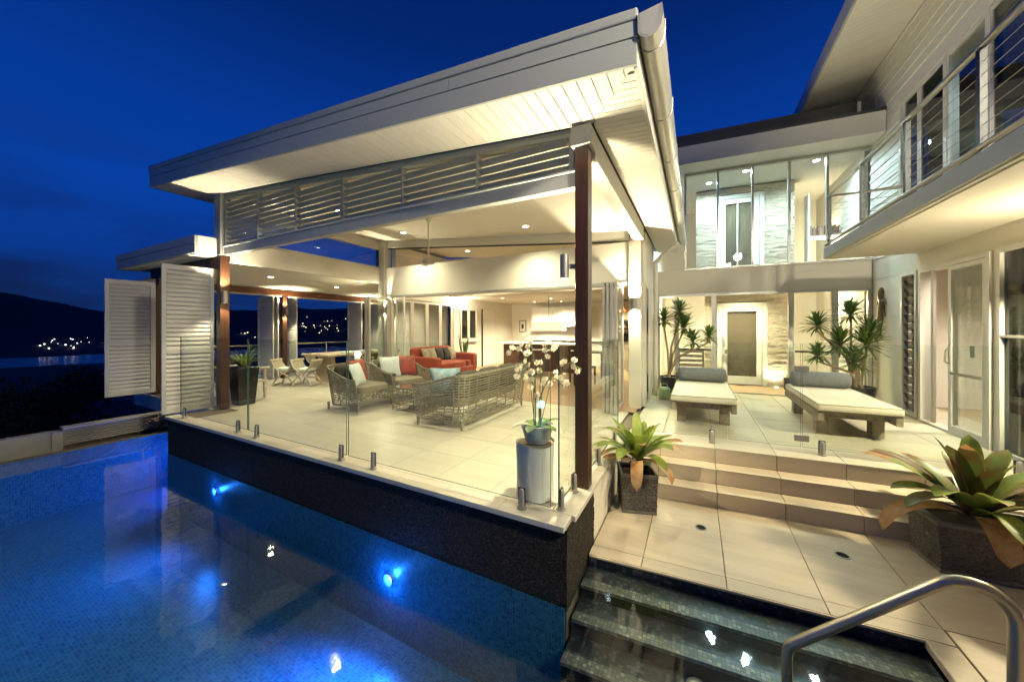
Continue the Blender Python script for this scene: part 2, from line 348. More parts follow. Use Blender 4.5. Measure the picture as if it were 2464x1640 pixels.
st(B(mb, 'ground', 'hill_dark', smooth=True))
st(B(MB().poly([(-3000, -3000, -38), (3000, -3000, -38), (3000, 3000, -38), (-3000, 3000, -38)]), 'bay_water', 'sea'))
# ---- far town: lamps and lit windows over dark little houses
def cam_dir(px, py):
    l = (px - 1232) / 839; z = -(py - 788.5) / 839
    return Vector((l * .8853 - .465, l * .465 + .8853, z))
def on_hill(px, py, r0=520):
    d = cam_dir(px, py); t = 790 / math.hypot(d.x, d.y)
    while t < 1900:
        p = Vector((0, 0, 1.43)) + d * t
        if p.z < ground_h(p.x, p.y): return p
        t += 6
    return None
rt = random.Random(3)
spots = []
for k in range(13): spots.append((rt.uniform(95, 215), rt.uniform(819, 838), 1))
for k in range(5): spots.append((rt.uniform(20, 240), rt.uniform(790, 845), 0))
for k in range(30):
    u = rt.random(); spots.append((rt.uniform(725, 870), 806 - 34 * u + rt.uniform(-4, 6) - (8 if rt.random() < .3 else 0), 0))
for k in range(10): spots.append((rt.uniform(560, 720), rt.uniform(800, 822), 0))
for k in range(14): spots.append((rt.uniform(250, 560), rt.uniform(800, 838), rt.randint(0, 1)))
mw = MB(); mc = MB(); mh = MB()
for px, py, cool in spots:
    p = on_hill(px, py)
    if p is None: continue
    q = p + Vector((0, 0, rt.uniform(2.5, 5)))
    s_ = rt.choice((.4, .55, .7, 1.0)); (mc if cool else mw).ell(q, s_, s_, s_, 6, 4)
    w = rt.uniform(4, 7); mh.box(p.x - w - 7, p.x - 7, p.y - w, p.y + w, p.z - 2, p.z + 3.2)
tr = T('far_town', 'dark far-off hillside town dotted with lamps across the bay', 'town', (0, 600, -30)); tr['kind'] = 'stuff'
B(mh, 'house_block', 'house_wall', tr, kind='stuff'); B(mw, 'town_light', 'town_glow', tr, kind='stuff'); B(mc, 'harbour_light', 'town_glow_cool', tr, kind='stuff')
# ---- neighbour's house below the pool
def neighbour(loc, rz, L_, Wd, label):
    t = T('neighbour_house', label, 'house', (0, 0, 0))
    box('wall', 'house_wall', -L_ / 2, L_ / 2, -Wd / 2, Wd / 2, -4, 0, t)
    for sgn in (-1, 1):
        m_ = MB().hexa([(-L_ / 2 - .5, 0, 1.9), (L_ / 2 + .5, 0, 1.9), (L_ / 2 + .5, sgn * (Wd / 2 + .6), -.15), (-L_ / 2 - .5, sgn * (Wd / 2 + .6), -.15), (-L_ / 2 - .5, 0, 2.0), (L_ / 2 + .5, 0, 2.0), (L_ / 2 + .5, sgn * (Wd / 2 + .6), -.05), (-L_ / 2 - .5, sgn * (Wd / 2 + .6), -.05)])
        n_ = int(L_ / .5)
        for i in range(n_):
            x = -L_ / 2 - .3 + i * .5
            m_.hexa([(x, 0, 2.0), (x + .1, 0, 2.0), (x + .1, sgn * (Wd / 2 + .6), -.05), (x, sgn * (Wd / 2 + .6), -.05), (x, 0, 2.06), (x + .1, 0, 2.06), (x + .1, sgn * (Wd / 2 + .6), .01), (x, sgn * (Wd / 2 + .6), .01)])
        B(m_, 'roof_slope', 'metal_roof_blue', t)
    B(MB().tube([(-L_ / 2 - .5, 0, 2.06), (L_ / 2 + .5, 0, 2.06)], .12, 6), 'ridge_cap', 'metal_roof_blue', t)
    for sgn in (-1, 1): B(MB().tube([(-L_ / 2 - .5, sgn * (Wd / 2 + .66), -.1), (L_ / 2 + .5, sgn * (Wd / 2 + .66), -.1)], .08, 6), 'gutter', 'house_wall', t)
    t.location = loc; t.rotation_euler = (0, 0, rz); return t
neighbour((-33, 10.5, -5.4), R(75), 15, 10, 'neighbouring house with blue ribbed metal roof below the pool edge')
neighbour((-58, 20, -11), R(40), 13, 9, 'dark roofed house further down the slope toward the bay')
# ---- trees on the slope
def tree(loc, hgt, rad, n, label, seed):
    r_ = random.Random(seed); t = T('slope_tree', label, 'tree', loc)
    B(MB().tube([(loc[0] + .12 * sin(k * 1.7), loc[1] + .12 * cos(k * 2.1), loc[2] + hgt * .75 * k / 6) for k in range(7)], [.28 - .03 * k for k in range(7)], 7), 'trunk', 'bark', t, smooth=True)
    cl_ = []
    for k in range(16):
        a = r_.uniform(0, 2 * pi); e = r_.uniform(-.5, 1); q = rad * r_.uniform(.3, .8)
        cl_.append((Vector((loc[0] + q * cos(a), loc[1] + q * sin(a), loc[2] + hgt * .75 + e * rad * .55)), rad * r_.uniform(.28, .48)))
        if k < 6: B(MB().tube([(loc[0], loc[1], loc[2] + hgt * (.35 + .05 * k)), cl_[-1][0]], [.10, .03], 5), 'branch', 'bark', t)
    m_ = MB()
    for k in range(n):
        c_, rr = r_.choice(cl_); d = Vector((r_.gauss(0, 1), r_.gauss(0, 1), r_.gauss(0, 1))).normalized() * rr * r_.random() ** .4
        p = c_ + d; s_ = r_.uniform(.10, .2); a_ = Vector((r_.gauss(0, 1), r_.gauss(0, 1), r_.gauss(0, 1))).normalized(); b_ = a_.orthogonal().normalized()
        m_.add([p - a_ * s_, p + b_ * s_ * .5, p + a_ * s_, p - b_ * s_ * .5], [(0, 1, 2, 3)])
    B(m_, 'crown', 'tree_leaf', t, fix=False); return t
tree((-29, 3.2, -9.0), 7.5, 3.6, 4200, 'dark leafy tree nearest the left edge of the pool wall', 1)
tree((-26, -2.4, -8.0), 7.0, 3.3, 3200, 'black tree mass at the far left edge', 2)
tree((-36, 6.5, -9.5), 7.0, 3.2, 3000, 'dark tree in front of the neighbouring metal roof', 4)
tree((-52, 8, -13), 8, 4.2, 2800, 'tall dark tree standing further down the slope', 5)
# ================================================================== pool
ZW = -.57; ZP = -.507
st(B(MB().poly([(-8.92, -6, ZW), (1.27, -6, ZW), (1.27, 3.3, ZW), (-8.92, 3.3, ZW)]), 'pool_water', 'water', fix=False))
pf = MB(); pf.poly([(-8.92, -6, -1.5), (1.27, -6, -1.5), (1.27, 3.3, -1.5), (-8.92, 3.3, -1.5)])
st(B(pf, 'pool_floor', 'pool_mosaic', fix=False))
pw_ = MB()
pw_.box(-9.02, -8.9, -6, 3.3, -3.4, ZW + .012)
pw_.box(1.275, 1.42, -6, 2.9, -1.85, ZP - .04)
pw_.box(-8.9, -7.6, 3.3, 3.4, -1.85, -.45)
pw_.box(-9, 1.4, -6.15, -6, -1.85, ZP)
st(B(pw_, 'pool_wall', 'pool_mosaic'))
st(box('pool_wall', 'step_mosaic', -.80, 1.262, 2.945, 3.0, -1.4, ZP - .0165, sh=True))
st(box('unseen_sky_blocker', 'render_cream', -9, 9, -7.2, -7.0, -3, 1.9))  # unseen wall added behind the camera to cut blue sky reflections
st(box('pool_terrace', 'grout', -9, 9, -14, -6.15, -3.4, ZP - .006))
# deck wall below waterline
st(box('pool_wall', 'pool_mosaic', -7.56, -.84, 2.405, 2.6, -1.5, ZW - .03))
# infinity edge catch wall with slatted vent behind
box('edge_coping', 'pot_rim', -9.10, -8.905, -6, 3.3, ZW - .05, ZW + .014)['kind'] = 'structure'
cw = T('catch_basin_wall', 'low cream wall with slatted vent beyond the pool edge', 'wall', (-9.3, -1, -3))
box('wall', 'catch_wall', -9.52, -9.32, -6, 1.55, -3.2, -.285, cw, bevel=.006)
box('post', 'catch_wall', -9.52, -9.30, 1.55, 1.66, -3.2, -.29, cw)
vs_ = ME(MB().box(-.02, .02, 0, 1.4, -.014, .014), 'slat', 'catch_wall')
for k in range(7): I('slat', vs_, cw, (-9.36, 1.66, -.52 + k * .038), (0, R(25), 0))
for yy in (2.08, 2.55): box('stile', 'catch_wall', -9.40, -9.35, yy, yy + .03, -.56, -.27, cw)
box('cap', 'catch_wall', -9.52, -9.30, 1.662, 3.06, -.265, -.235, cw)
box('back_panel', 'grout', -9.52, -9.46, 1.662, 3.06, -3.2, -.266, cw)
# pool steps at the court end, sheared with the court
ps = T('pool_steps', 'dark mosaic steps going down into the pool beside the pavement', 'steps', (.2, 2.7, -1.8))
ys = [2.94, 2.70, 2.46, 2.22, 1.98]; zs = [-.60, -.69, -.80, -.92, -1.05]
for k in range(5):
    y1 = 3.05 if k == 0 else ys[k]; y0 = ys[k] - .24
    box('tread', 'step_mosaic', -.80, 1.268, y0 + .082, y1 - .002, -1.49, zs[k], ps, sh=True)
    box('nosing', 'step_nosing', -.80, 1.268, y0 - .006, y0 + .08, zs[k] - .022, zs[k] + .002, ps, sh=True)
    box('riser', 'oven_dark', -.80, 1.268, y0 + .012, y0 + .08, -1.49, zs[k] - .023, ps, sh=True)  # near-black, the nosing's shadow is put into the riser colour
# ================================================================== deck of the pavilion
def rough_sheet(name, m, P0, U, V, nu, nv, amp, freq, seed=0, parent=None):
    P0, U, V = Vector(P0), Vector(U), Vector(V); N_ = U.cross(V).normalized(); mb = MB()
    for j in range(nv + 1):
        for i in range(nu + 1):
            p = P0 + U * (i / nu) + V * (j / nv); k = noise.noise(p * freq + Vector((seed, 0, 0))) + .6 * noise.noise(p * freq * 2.3)
            mb.v.append(tuple(p + N_ * amp * k))
    for j in range(nv):
        for i in range(nu):
            a = j * (nu + 1) + i; mb.f.append((a, a + 1, a + nu + 2, a + nu + 1)); mb.m.append(0)
    return B(mb, name, m, parent, fix=False)
dk = T('deck_plinth', 'dark pebble clad plinth wall rising from the pool under the pavilion', 'wall', (-4, 2.4, -.6))
box('core', 'grout', -7.53, -.83, 2.43, 9.0, -1.85, -.046, dk)
rough_sheet('pebble_cladding', 'pebble_dark', (-7.56, 2.41, -.62), (6.74, 0, 0), (0, 0, .585), 420, 38, .005, 45, 0, dk)
rough_sheet('pebble_cladding', 'pebble_dark', (-.818, 2.41, -.62), (0, .76, 0), (0, 0, .585), 50, 38, .006, 45, 5, dk)
rough_sheet('pebble_cladding', 'pebble_dark', (-7.56, 3.4, -.62), (0, -.99, 0), (0, 0, .585), 60, 38, .006, 45, 9, dk)
box('render_face', 'render_cream', -.85, -.822, 3.17, 4.5, -.55, -.046, dk)
# coping
cp = T('deck_coping', 'pale stone coping along the pavilion deck edge above the pool', 'coping', (-4, 2.4, -.04))
for k in range(12):
    x0 = -7.58 + k * .5625; box('coping_slab', 'tile', x0 + .0015, x0 + .5610, 2.375, 2.555, -.040, .004, cp, bevel=.004)
for k in range(5):
    y0 = 2.557 + k * .47; box('coping_slab', 'tile', -.99, -.800, y0 + .0015, y0 + .4685, -.040, .004, cp, bevel=.004)
# pavilion floor tiles
fl = st(box('floor', 'grout', -7.58, -.995, 2.56, 6.60, -.20, -.016))
tl = ME(MB().box(.002, .598, .002, .598, -.014, 0), 'tile', 'tile')
for i in range(17):
    for j in range(11):
        x = -1.595 - i * .6; y = 2.56 + j * .6
        if (y > 6.0 and x > -7.6): continue
        if x < -7.2 and y < 3.0: continue
        if x < -11.3: continue
        I('tile', tl, fl, (x, y, 0))
st(box('floor', 'grout', -7.58, -7.0, 6.605, 9.4, -.20, -.016)); st(box('floor', 'grout', -11.3, -7.585, 3.05, 9.4, -.20, -.016))
st(box('floor', 'timber_floor', -7.0, -.9, 6.163, 13.4, -.01, .004))
st(box('slab_edge', 'render_cream', -11.3, -7.57, 3.02, 3.048, -.30, -.02))
# ================================================================== court pavement, steps, upper terrace (sheared grid)
pv = st(box('pavement', 'grout', -.815, 4.4, 2.965, 4.30, ZP - .4, ZP - .016, sh=True))
st(box('pavement', 'grout', 1.43, 4.4, -6, 2.96, ZP - .4, ZP - .016, sh=True))
tst = ME(MB().box(.0025, .5975, .0025, .5975, -.014, 0), 'tile', 'tile_step', sh=False)
def shear_tile(w, d, name='tile', m='tile_step', h=.014):
    mb = MB(); e = .0032
    P = [(e, e), (w - e, e), (w - e, d - e), (e, d - e)]
    mb.hexa([(x, y + SHK * x, -h) for x, y in P] + [(x, y + SHK * x, 0) for x, y in P]); return ME(mb, name, m)
T6 = shear_tile(.6, .6); T4 = shear_tile(.42, .6); TC = shear_tile(.6, .14); TC4 = shear_tile(.42, .14); T6d = shear_tile(.6, .6, m='tile'); T4d = shear_tile(.42, .6, m='tile')
XS = [-.81, -.39, .21, .81, 1.41, 2.01, 2.61, 3.21]
for i, x in enumerate(XS):
    for (y, me_) in ((2.955, None), (3.095, 1), (3.69, 1)):
        big = x > -.5
        if me_ is None:
            if x < 1.2: I('tile', TC if big else TC4, pv, (x, shy(x, y), ZP + .001))
            continue
        I('tile', T6 if big else T4, pv, (x, shy(x, y), ZP))
    if x > 1.2:
        for k in range(10): I('tile', T6, pv, (x if x > 1.5 else 1.42, shy(x, 2.492 - .603 * k), ZP))
# raised coping lip along the pool
lip = st(box('pool_coping', 'tile_step', -.80, 1.28, 2.938, 2.954, ZP - .016, ZP + .002, sh=True, bevel=.004))
st(box('pool_coping', 'tile_step', 1.262, 1.41, -6, 3.125, ZP - .05, ZP + .003, bevel=.008))
sp_ = T('terrace_steps', 'three beige tiled steps between the pavement and the upper terrace', 'steps', (1, 4.4, ZP))
rz = [ZP + .169 * (k + 1) for k in range(3)]; ry = [4.27, 4.53, 4.73]
ry = [4.27, 4.49, 4.71]
for k in range(3):
    y0 = ry[k]; y1 = 4.95 if k == 2 else ry[k + 1] + .05
    box('core', 'grout', -.81, 3.6, y0 + .012, y1, ZP - .2, rz[k] - .016, sp_, sh=True)
    for i, x in enumerate(XS):
        w = .42 if x < -.5 else .6
        box('riser_tile', 'tile_step', x + .003, x + w - .003, y0, y0 + .012, rz[k] - .169 + .002, rz[k] - .014, sp_, sh=True)
        if k < 2: box('tread_tile', 'tile_step', x + .003, x + w - .003, y0 - .006, ry[k + 1] - .002, rz[k] - .013, rz[k], sp_, sh=True, bevel=.003)
tf = st(box('terrace', 'grout', -.815, 3.6, 4.96, 9.05, -.6, -.016, sh=True))
for i, x in enumerate(XS):
    for j in range(8):
        y = 4.705 + j * .6
        if y > 8.9: continue
        if x < -.5: I('tile', T4d, tf, (x, shy(x, y), 0))
        else: I('tile', T6d, tf, (x, shy(x, y), 0))
# drains
for q, (x, y, lb) in enumerate(((.05, 3.85, 'small round floor drain on the pavement nearest the square planter'), (1.11, 3.94, 'small round floor drain nearest the hexagonal planter'))):
    t = T('floor_drain', lb, 'drain', (x, y, ZP), 'round drains in the pavement')
    B(MB().lathe([(.055, .0005), (.055, .004), (.042, .005), (.042, .002)], 20, (x, y, ZP)), 'rim', 'steel_brushed', t, smooth=True)
    g_ = MB()
    g_.disc((x, y, ZP + .003), .042, 18)
    for k in range(-3, 4): h_ = math.sqrt(.04 ** 2 - (k * .011) ** 2); g_.box(x - h_, x + h_, y + k * .011 - .002, y + k * .011 + .002, ZP + .0035, ZP + .005)
    B(g_, 'grate', 'dark_metal', t)
# ================================================================== pavilion
def zs_(x): return 3.22 - .085 * (x + .81)          # outer soffit
def zc_(x): return 3.16 - .085 * (x + .81)         # inner ceiling
def zg_(x): return 2.985 - .084 * (x + .81)         # head of the raked highlight glass
pav = T('pavilion', 'open living pavilion with grey raked roof, louvre band and timber posts', 'pavilion', (-4.2, 4.6, 0))
XA, XB = -8.38, -.34; YA, YZ = 2.43, 9.0
# roof sheet and fascia boards
def slab(x0, x1, y0, y1, zf0, zf1): return MB().hexa([(x0, y0, zf0(x0)), (x1, y0, zf0(x1)), (x1, y1, zf0(x1)), (x0, y1, zf0(x0)), (x0, y0, zf1(x0)), (x1, y0, zf1(x1)), (x1, y1, zf1(x1)), (x0, y1, zf1(x0))])
roof = B(slab(XA + .04, XB - .02, YA + .03, YZ, lambda x: zs_(x) + .035, lambda x: zs_(x) + .34), 'roof', 'roof_dark', pav)
FJ = [XA, -5.62, -2.95, XB]
for a_, b_ in zip(FJ, FJ[1:]): B(slab(a_ + .0015, b_ - .0015, YA, YA + .028, lambda x: zs_(x), lambda x: zs_(x) + .175), 'fascia_board', 'fascia_paint', roof, bevel=.004)
FJ = [XA, -4.4, -1.9, XB]
for a_, b_ in zip(FJ, FJ[1:]): B(slab(a_ + .0015, b_ - .0015, YA - .006, YA + .028, lambda x: zs_(x) + .178, lambda x: zs_(x) + .285), 'barge_board', 'fascia_paint', roof, bevel=.004)
B(slab(XA - .012, XB + .004, YA - .016, YA + .05, lambda x: zs_(x) + .288, lambda x: zs_(x) + .365), 'barge_capping', 'fascia_paint', roof, bevel=.012)
box('fascia_board', 'fascia_paint', XA - .002, XA + .03, YA + .03, YZ, zs_(XA) + .002, zs_(XA) + .36, roof, bevel=.004)
box('fascia_board', 'white_paint', XB - .028, XB, YA + .03, YZ, zs_(XB) - .01, zs_(XB) + .33, roof, bevel=.004)
# gutter
gp = [(0, .15), (0, .03), (.012, .004), (.045, -.022), (.085, -.026), (.120, -.006), (.142, .035), (.150, .09), (.150, .165), (.138, .165), (.137, .09), (.128, .04), (.11, .008), (.083, -.012), (.047, -.009), (.02, .012), (.012, .035), (.012, .15)]
gx, gz = XB + .006, zs_(XB) + .16
gm = MB(); n_ = len(gp)
gm.add([(gx + a, YA - .02, gz + b) for a, b in gp] + [(gx + a, 8.9, gz + b) for a, b in gp], [(i, (i + 1) % n_, n_ + (i + 1) % n_, n_ + i) for i in range(n_)])
gut = B(gm, 'gutter', 'gutter_metal', pav, smooth=True)
B(MB().prism([(gx + a, YA - .018, gz + b) for a, b in gp[:9]], (0, .006, 0)), 'stop_end', 'gutter_metal', gut)
for yy in (2.55, 3.45, 4.35, 5.30, 6.25, 7.2):
    B(MB().tube([(gx + a * 1.04 - .002, yy, gz + b - .004) for a, b in gp[1:9]], .006, 5), 'bracket', 'gutter_metal', gut)
# soffit lining boards: front and side
def mit(x): return min(3.06, 3.06 - (x + .80) * 1.37)
def miy(y): return -.80 if y >= 3.06 else -.80 + (3.06 - y) / 1.37
for k in range(74):
    x0 = XA + .03 + k * .1115; x1 = min(x0 + .1035, XB - .03)
    if x0 > XB - .04: break
    ya = YA + .028; p = [(x0, ya), (x1, ya), (x1, max(ya, mit(x1) - .004)), (x0, max(ya, mit(x0) - .004))]
    if x0 < -.80 < x1: p = [(x0, ya), (x1, ya), (x1, mit(x1) - .004), (-.80, 3.056), (x0, 3.056)]
    B(MB().add([(x, y, zs_(x) + .012) for x, y in p] + [(x, y, zs_(x) + .03) for x, y in p], [tuple(range(len(p))), tuple(range(2 * len(p) - 1, len(p) - 1, -1))] + [(i, (i + 1) % len(p), len(p) + (i + 1) % len(p), len(p) + i) for i in range(len(p))]), 'soffit_board', 'soffit_paint', pav)
y = YA + .034
while y < YZ - .02:
    y1 = y + .0715; p = [(miy(y) + .003, y), (XB - .03, y), (XB - .03, y1), (miy(y1) + .003, y1)]
    if p[0][0] < XB - .035: B(MB().hexa([(a, b, zs_(a) + .014) for a, b in p] + [(a, b, zs_(a) + .03) for a, b in p]), 'soffit_board', 'soffit_paint', pav)
    y += .079
k = 0
y = 3.06
while y < YZ - .02:                                    # left overhang soffit
    B(slab(XA + .03, -7.52, y, y + .106, lambda x: zs_(x) + .014, lambda x: zs_(x) + .03), 'soffit_board', 'soffit_paint', pav); y += .1115
B(slab(XA + .04, XB - .032, YA + .03, 3.05, lambda x: zs_(x) + .031, lambda x: zs_(x) + .034), 'soffit_backing', 'soffit_paint', pav)
# posts
def post(x0, x1, y0, y1, z0, z1): return B(MB().box(x0, x1, y0, y1, z0, z1), 'post', 'merbau', pav, bevel=.004)
post(-.955, -.835, 3.03, 3.16, .004, 3.05)
post(-7.50, -7.36, 3.03, 3.17, .0, 2.71)
box('post_cap', 'white_paint', -.985, -.805, 3.00, 3.19, 3.045, 3.215, pav, bevel=.005)
B(slab(-7.55, -7.345, 3.02, 3.19, lambda x: 2.712, lambda x: zs_(x) + .01), 'corner_post', 'fascia_paint', pav, bevel=.005)
# front beam and louvre band
box('beam', 'fascia_paint', -7.345, -.957, 3.075, 3.165, 2.71, 2.845, pav, bevel=.004)
box('beam_flange', 'white_paint', -7.345, -.957, 3.055, 3.185, 2.847, 2.865, pav)
LV = T('louvre_band', 'sloping grey band of fixed louvre blades above the pavilion opening', 'louvre', (-4.2, 3.1, 2.86))
def lt(x): return 3.175 - .083 * (x + .99)
B(slab(-7.345, -.987, 3.085, 3.15, lt, lambda x: lt(x) + .045), 'head_rail', 'fascia_paint', LV, bevel=.003)
B(slab(-7.345, -.987, 3.08, 3.19, lambda x: lt(x) + .047, lambda x: zs_(x) + .012), 'head_trim', 'fascia_paint', LV)
mx = [-7.33, -6.28, -5.25, -4.20, -3.11, -2.04, -1.005]
for i, x in enumerate(mx):
    w = .045 if i in (0, 3, 6) else .022
    B(slab(x - w / 2, x + w / 2, 3.08, 3.155, lambda x: 2.866, lambda x: lt(x)), 'mullion', 'fascia_paint', LV)
for i in range(6):
    a, b = mx[i] + .015, mx[i + 1] - .015; z = 2.905
    while z < lt(a) - .02:
        # blade ends where the raked head cuts it
        xe = b if lt(b) > z + .02 else min(b, -.99 - (z + .02 - 3.175) / .083)
        if xe - a > .05:
            B(MB().obox(((a + xe) / 2, 3.118, z), (xe - a, .068, .010), Matrix.Rotation(R(-36), 3, 'X')), 'blade', 'fascia_paint', LV)
        z += .0855
# right side beam, ceiling, header wall
box('side_beam', 'white_paint', -.965, -.812, 3.195, 6.60, 2.985, 3.225, pav, bevel=.004)
B(slab(-7.35, -.966, 3.19, 9.0, zc_, lambda x: zc_(x) + .02), 'ceiling', 'plaster_white', pav)
HW = T('header_wall', 'cream header wall with raked highlight glass over the living room opening', 'wall', (-4, 6.6, 2.2))
box('wall', 'plaster_white', -7.16, -1.06, 6.55, 6.68, 2.262, 2.985, HW)
box('track', 'alu', -7.15, -1.06, 6.53, 6.70, 2.20, 2.26, HW, bevel=.003)
B(slab(-7.12, -1.06, 6.60, 6.61, lambda x: 2.987, lambda x: zg_(x) - .002), 'highlight_pane', 'glass', HW)
B(slab(-7.12, -1.06, 6.585, 6.625, lambda x: zg_(x) - .03, lambda x: zg_(x) - .003), 'highlight_frame', 'dark_metal', HW)
B(slab(-7.12, -1.06, 6.56, 6.67, zg_, lambda x: zc_(x) - .002), 'upper_wall', 'plaster_white', HW)
box('corner_column', 'plaster_white', -7.40, -7.165, 6.5, 6.72, .0, 3.68, HW, bevel=.004)
box('end_pier', 'render_cream', -1.055, -.85, 6.50, 6.72, .0, 2.984, HW, bevel=.004)
CW = T('clerestory_wall', 'cream bulkhead with long clerestory window on the dining side', 'wall', (-7.4, 4.8, 2.6))
box('bulkhead', 'plaster_white', -7.45, -7.352, 3.19, 6.5, 2.60, 2.985, CW, bevel=.004)
box('pane', 'glass', -7.41, -7.40, 3.25, 6.46, 3.03, 3.47, CW)
box('sill', 'frame_white', -7.44, -7.36, 3.19, 6.5, 2.987, 3.028, CW); box('head', 'frame_white', -7.44, -7.36, 3.19, 6.5, 3.472, 3.71, CW)
for y0 in (3.2, 6.462): box('jamb', 'dark_metal', -7.43, -7.37, y0, y0 + .035, 3.03, 3.47, CW)
# ================================================================== dining wing with its own low roof
DN = T('dining_wing', 'low dining wing left of the pavilion with flat grey eave and timber beams', 'wing', (-9, 5.6, 0))
def zd_(x): return 2.66 + (x + 7.4) * .05
dr = B(slab(-11.12, -7.50, 2.75, 9.6, lambda x: 2.71, lambda x: 2.96), 'roof', 'roof_dark', DN)
box('fascia_board', 'fascia_paint', -11.15, -7.47, 2.715, 2.748, 2.70, 2.86, dr, bevel=.004)
box('fascia_capping', 'fascia_paint', -11.16, -7.46, 2.705, 2.75, 2.863, 3.0, dr, bevel=.01)
box('fascia_board', 'white_paint', -7.498, -7.466, 2.752, 3.03, 2.70, 2.86, dr); box('fascia_capping', 'white_paint', -7.498, -7.458, 2.752, 3.03, 2.863, 3.0, dr)
box('soffit', 'soffit_paint', -11.1, -7.5, 2.752, 3.05, 2.69, 2.708, dr)
B(slab(-11.1, -7.452, 3.06, 9.5, zd_, lambda x: zd_(x) + .02), 'ceiling', 'plaster_white', DN)
box('head_beam', 'merbau', -10.45, -7.51, 3.05, 3.13, 2.50, 2.688, DN, bevel=.003)
box('side_beam', 'merbau_y', -10.45, -10.33, 3.13, 9.3, 2.34, 2.49, DN, bevel=.003)
box('side_track', 'frame_white', -10.44, -10.36, 3.13, 9.3, 2.305, 2.338, DN)
for yy in (3.06, 5.72, 8.50): box('post', 'merbau', -10.45, -10.33, yy, yy + .12, 0, 2.34, DN, bevel=.003)
box('back_wall', 'plaster_white', -11.2, -7.42, 9.32, 9.45, 0, 2.75, DN)
# outer deck rail with cables
RL = T('cable_rail', 'steel rail with horizontal cables outside the dining openings', 'railing', (-11.2, 5.8, 0))
B(MB().tube([(-11.2, 3.1, .93), (-11.2, 9.3, .93)], .024, 8), 'handrail', 'steel', RL, smooth=True)
for yy in (3.12, 4.6, 6.1, 7.6, 9.1): box('post', 'steel_brushed', -11.22, -11.18, yy, yy + .04, -.02, .91, RL)
for k in range(8): B(MB().tube([(-11.2, 3.1, .10 + k * .095), (-11.2, 9.3, .10 + k * .095)], .004, 4), 'cable', 'steel', RL)
# ---- plantation shutters
def shutter(label, loc, rz, w=.68, h=2.44, mid=.98, tilt=67, group='white louvred shutter panels'):
    t = T('shutter_panel', label, 'shutter', (0, 0, 0), group)
    s_ = .055
    box('stile', 'shutter_paint', 0, s_, -.018, .018, 0, h, t, bevel=.003); box('stile', 'shutter_paint', w - s_, w, -.018, .018, 0, h, t, bevel=.003)
    for z0, z1 in ((0, .085), (mid, mid + .07), (h - .085, h)): box('rail', 'shutter_paint', s_ + .001, w - s_ - .001, -.017, .017, z0, z1, t, bevel=.003)
    key = 'blade%.3f' % w
    if key not in MATS:
        bm_ = MB(); L0 = w - 2 * s_ - .006
        pr = [(-.040, 0), (-.02, .006), (.02, .006), (.040, 0), (.02, -.006), (-.02, -.006)]
        bm_.prism([(-L0 / 2, a, b) for a, b in pr], (L0, 0, 0)); MATS[key] = ME(bm_, 'blade', 'shutter_paint')
    for za, zb in ((.085, mid), (mid + .07, h - .085)):
        n = int((zb - za) / .072)
        for k in range(n): I('blade', MATS[key], t, (w / 2, 0, za + (k + .5) * (zb - za) / n), (R(tilt), 0, 0))
    t.location = loc; t.rotation_euler = (0, 0, rz); return t
shutter('large white louvred shutter folded out beside the left timber post', (-7.66, 2.36, .02), R(86), h=2.46)
shutter('outermost white louvred shutter hanging over the pool end at far left', (-9.96, 2.27, .10), R(87), h=2.27)
shutter('white shutter standing edge-on behind the outermost shutter', (-10.05, 2.32, .10), R(88.5), h=2.27)
shutter('shutter folded out left of the middle dining post', (-11.05, 5.45, .02), R(4), h=2.28)
shutter('shutter folded edge-on just right of the middle dining post', (-11.05, 6.06, .02), R(7), h=2.28)
shutter('shutter folded out left of the far dining post', (-11.02, 8.33, .02), R(4), h=2.28)
shutter('second shutter tight behind the one left of the middle post', (-11.05, 5.60, .02), R(2), h=2.28)
# ================================================================== living room behind the pavilion
st(box('wall', 'plaster_white', -7.14, -7.0, 9.22, 13.4, 0, 2.45))
st(box('wall', 'plaster_white', -7.14, -7.0, 6.73, 9.22, 2.21, 3.6))
st(box('wall', 'plaster_white', -1.0, -.88, 6.73, 8.55, 0, 3.2))
st(box('wall', 'plaster_white', -1.0, -.88, 8.55, 13.4, 0, 3.2))
st(box('wall', 'plaster_white', -7.0, -1.0, 13.3, 13.4, 0, 2.5))
st(box('ceiling', 'plaster_white', -7.0, -1.0, 9.15, 13.4, 2.42, 2.52))
st(box('wall', 'plaster_white', -7.0, -1.0, 9.02, 9.14, 2.42, 3.6))
box('wall', 'render_cream', -.878, -.80, 6.73, 7.86, 0, 3.17)['kind'] = 'structure'
def glazed_leaf(t, P, U, w, z0, z1, fr=.055, th=.04, m='frame_white', g='glass', nm='leaf'):
    """framed pane: P corner (x,y), U unit direction; children of t"""
    P = Vector((P[0], P[1], 0)); U = Vector((U[0], U[1], 0)).normalized(); N_ = Vector((-U.y, U.x, 0))
    def bar(a0, a1, b0, b1, dt=th):
        pts = [P + U * a + N_ * s for a, s in ((a0, -dt / 2), (a1, -dt / 2), (a1, dt / 2), (a0, dt / 2))]
        return [p + Vector((0, 0, b0)) for p in pts] + [p + Vector((0, 0, b1)) for p in pts]
    f_ = MB(); f_.hexa(bar(0, fr, z0, z1)); f_.hexa(bar(w - fr, w, z0, z1)); f_.hexa(bar(fr, w - fr, z0, z0 + fr * 1.4)); f_.hexa(bar(fr, w - fr, z1 - fr, z1))
    o = B(f_, nm, m, t)
    B(MB().hexa(bar(fr, w - fr, z0 + fr * 1.4, z1 - fr, .008)), 'pane', g, o)
    return o
BF = T('bifold_window_wall', 'row of white framed bifold glass leaves along the living room side', 'window', (-7.05, 8, 0))
for k in range(4): glazed_leaf(BF, (-7.05, 6.75 + k * .615), (0, 1), .61, .02, 2.2, .065)
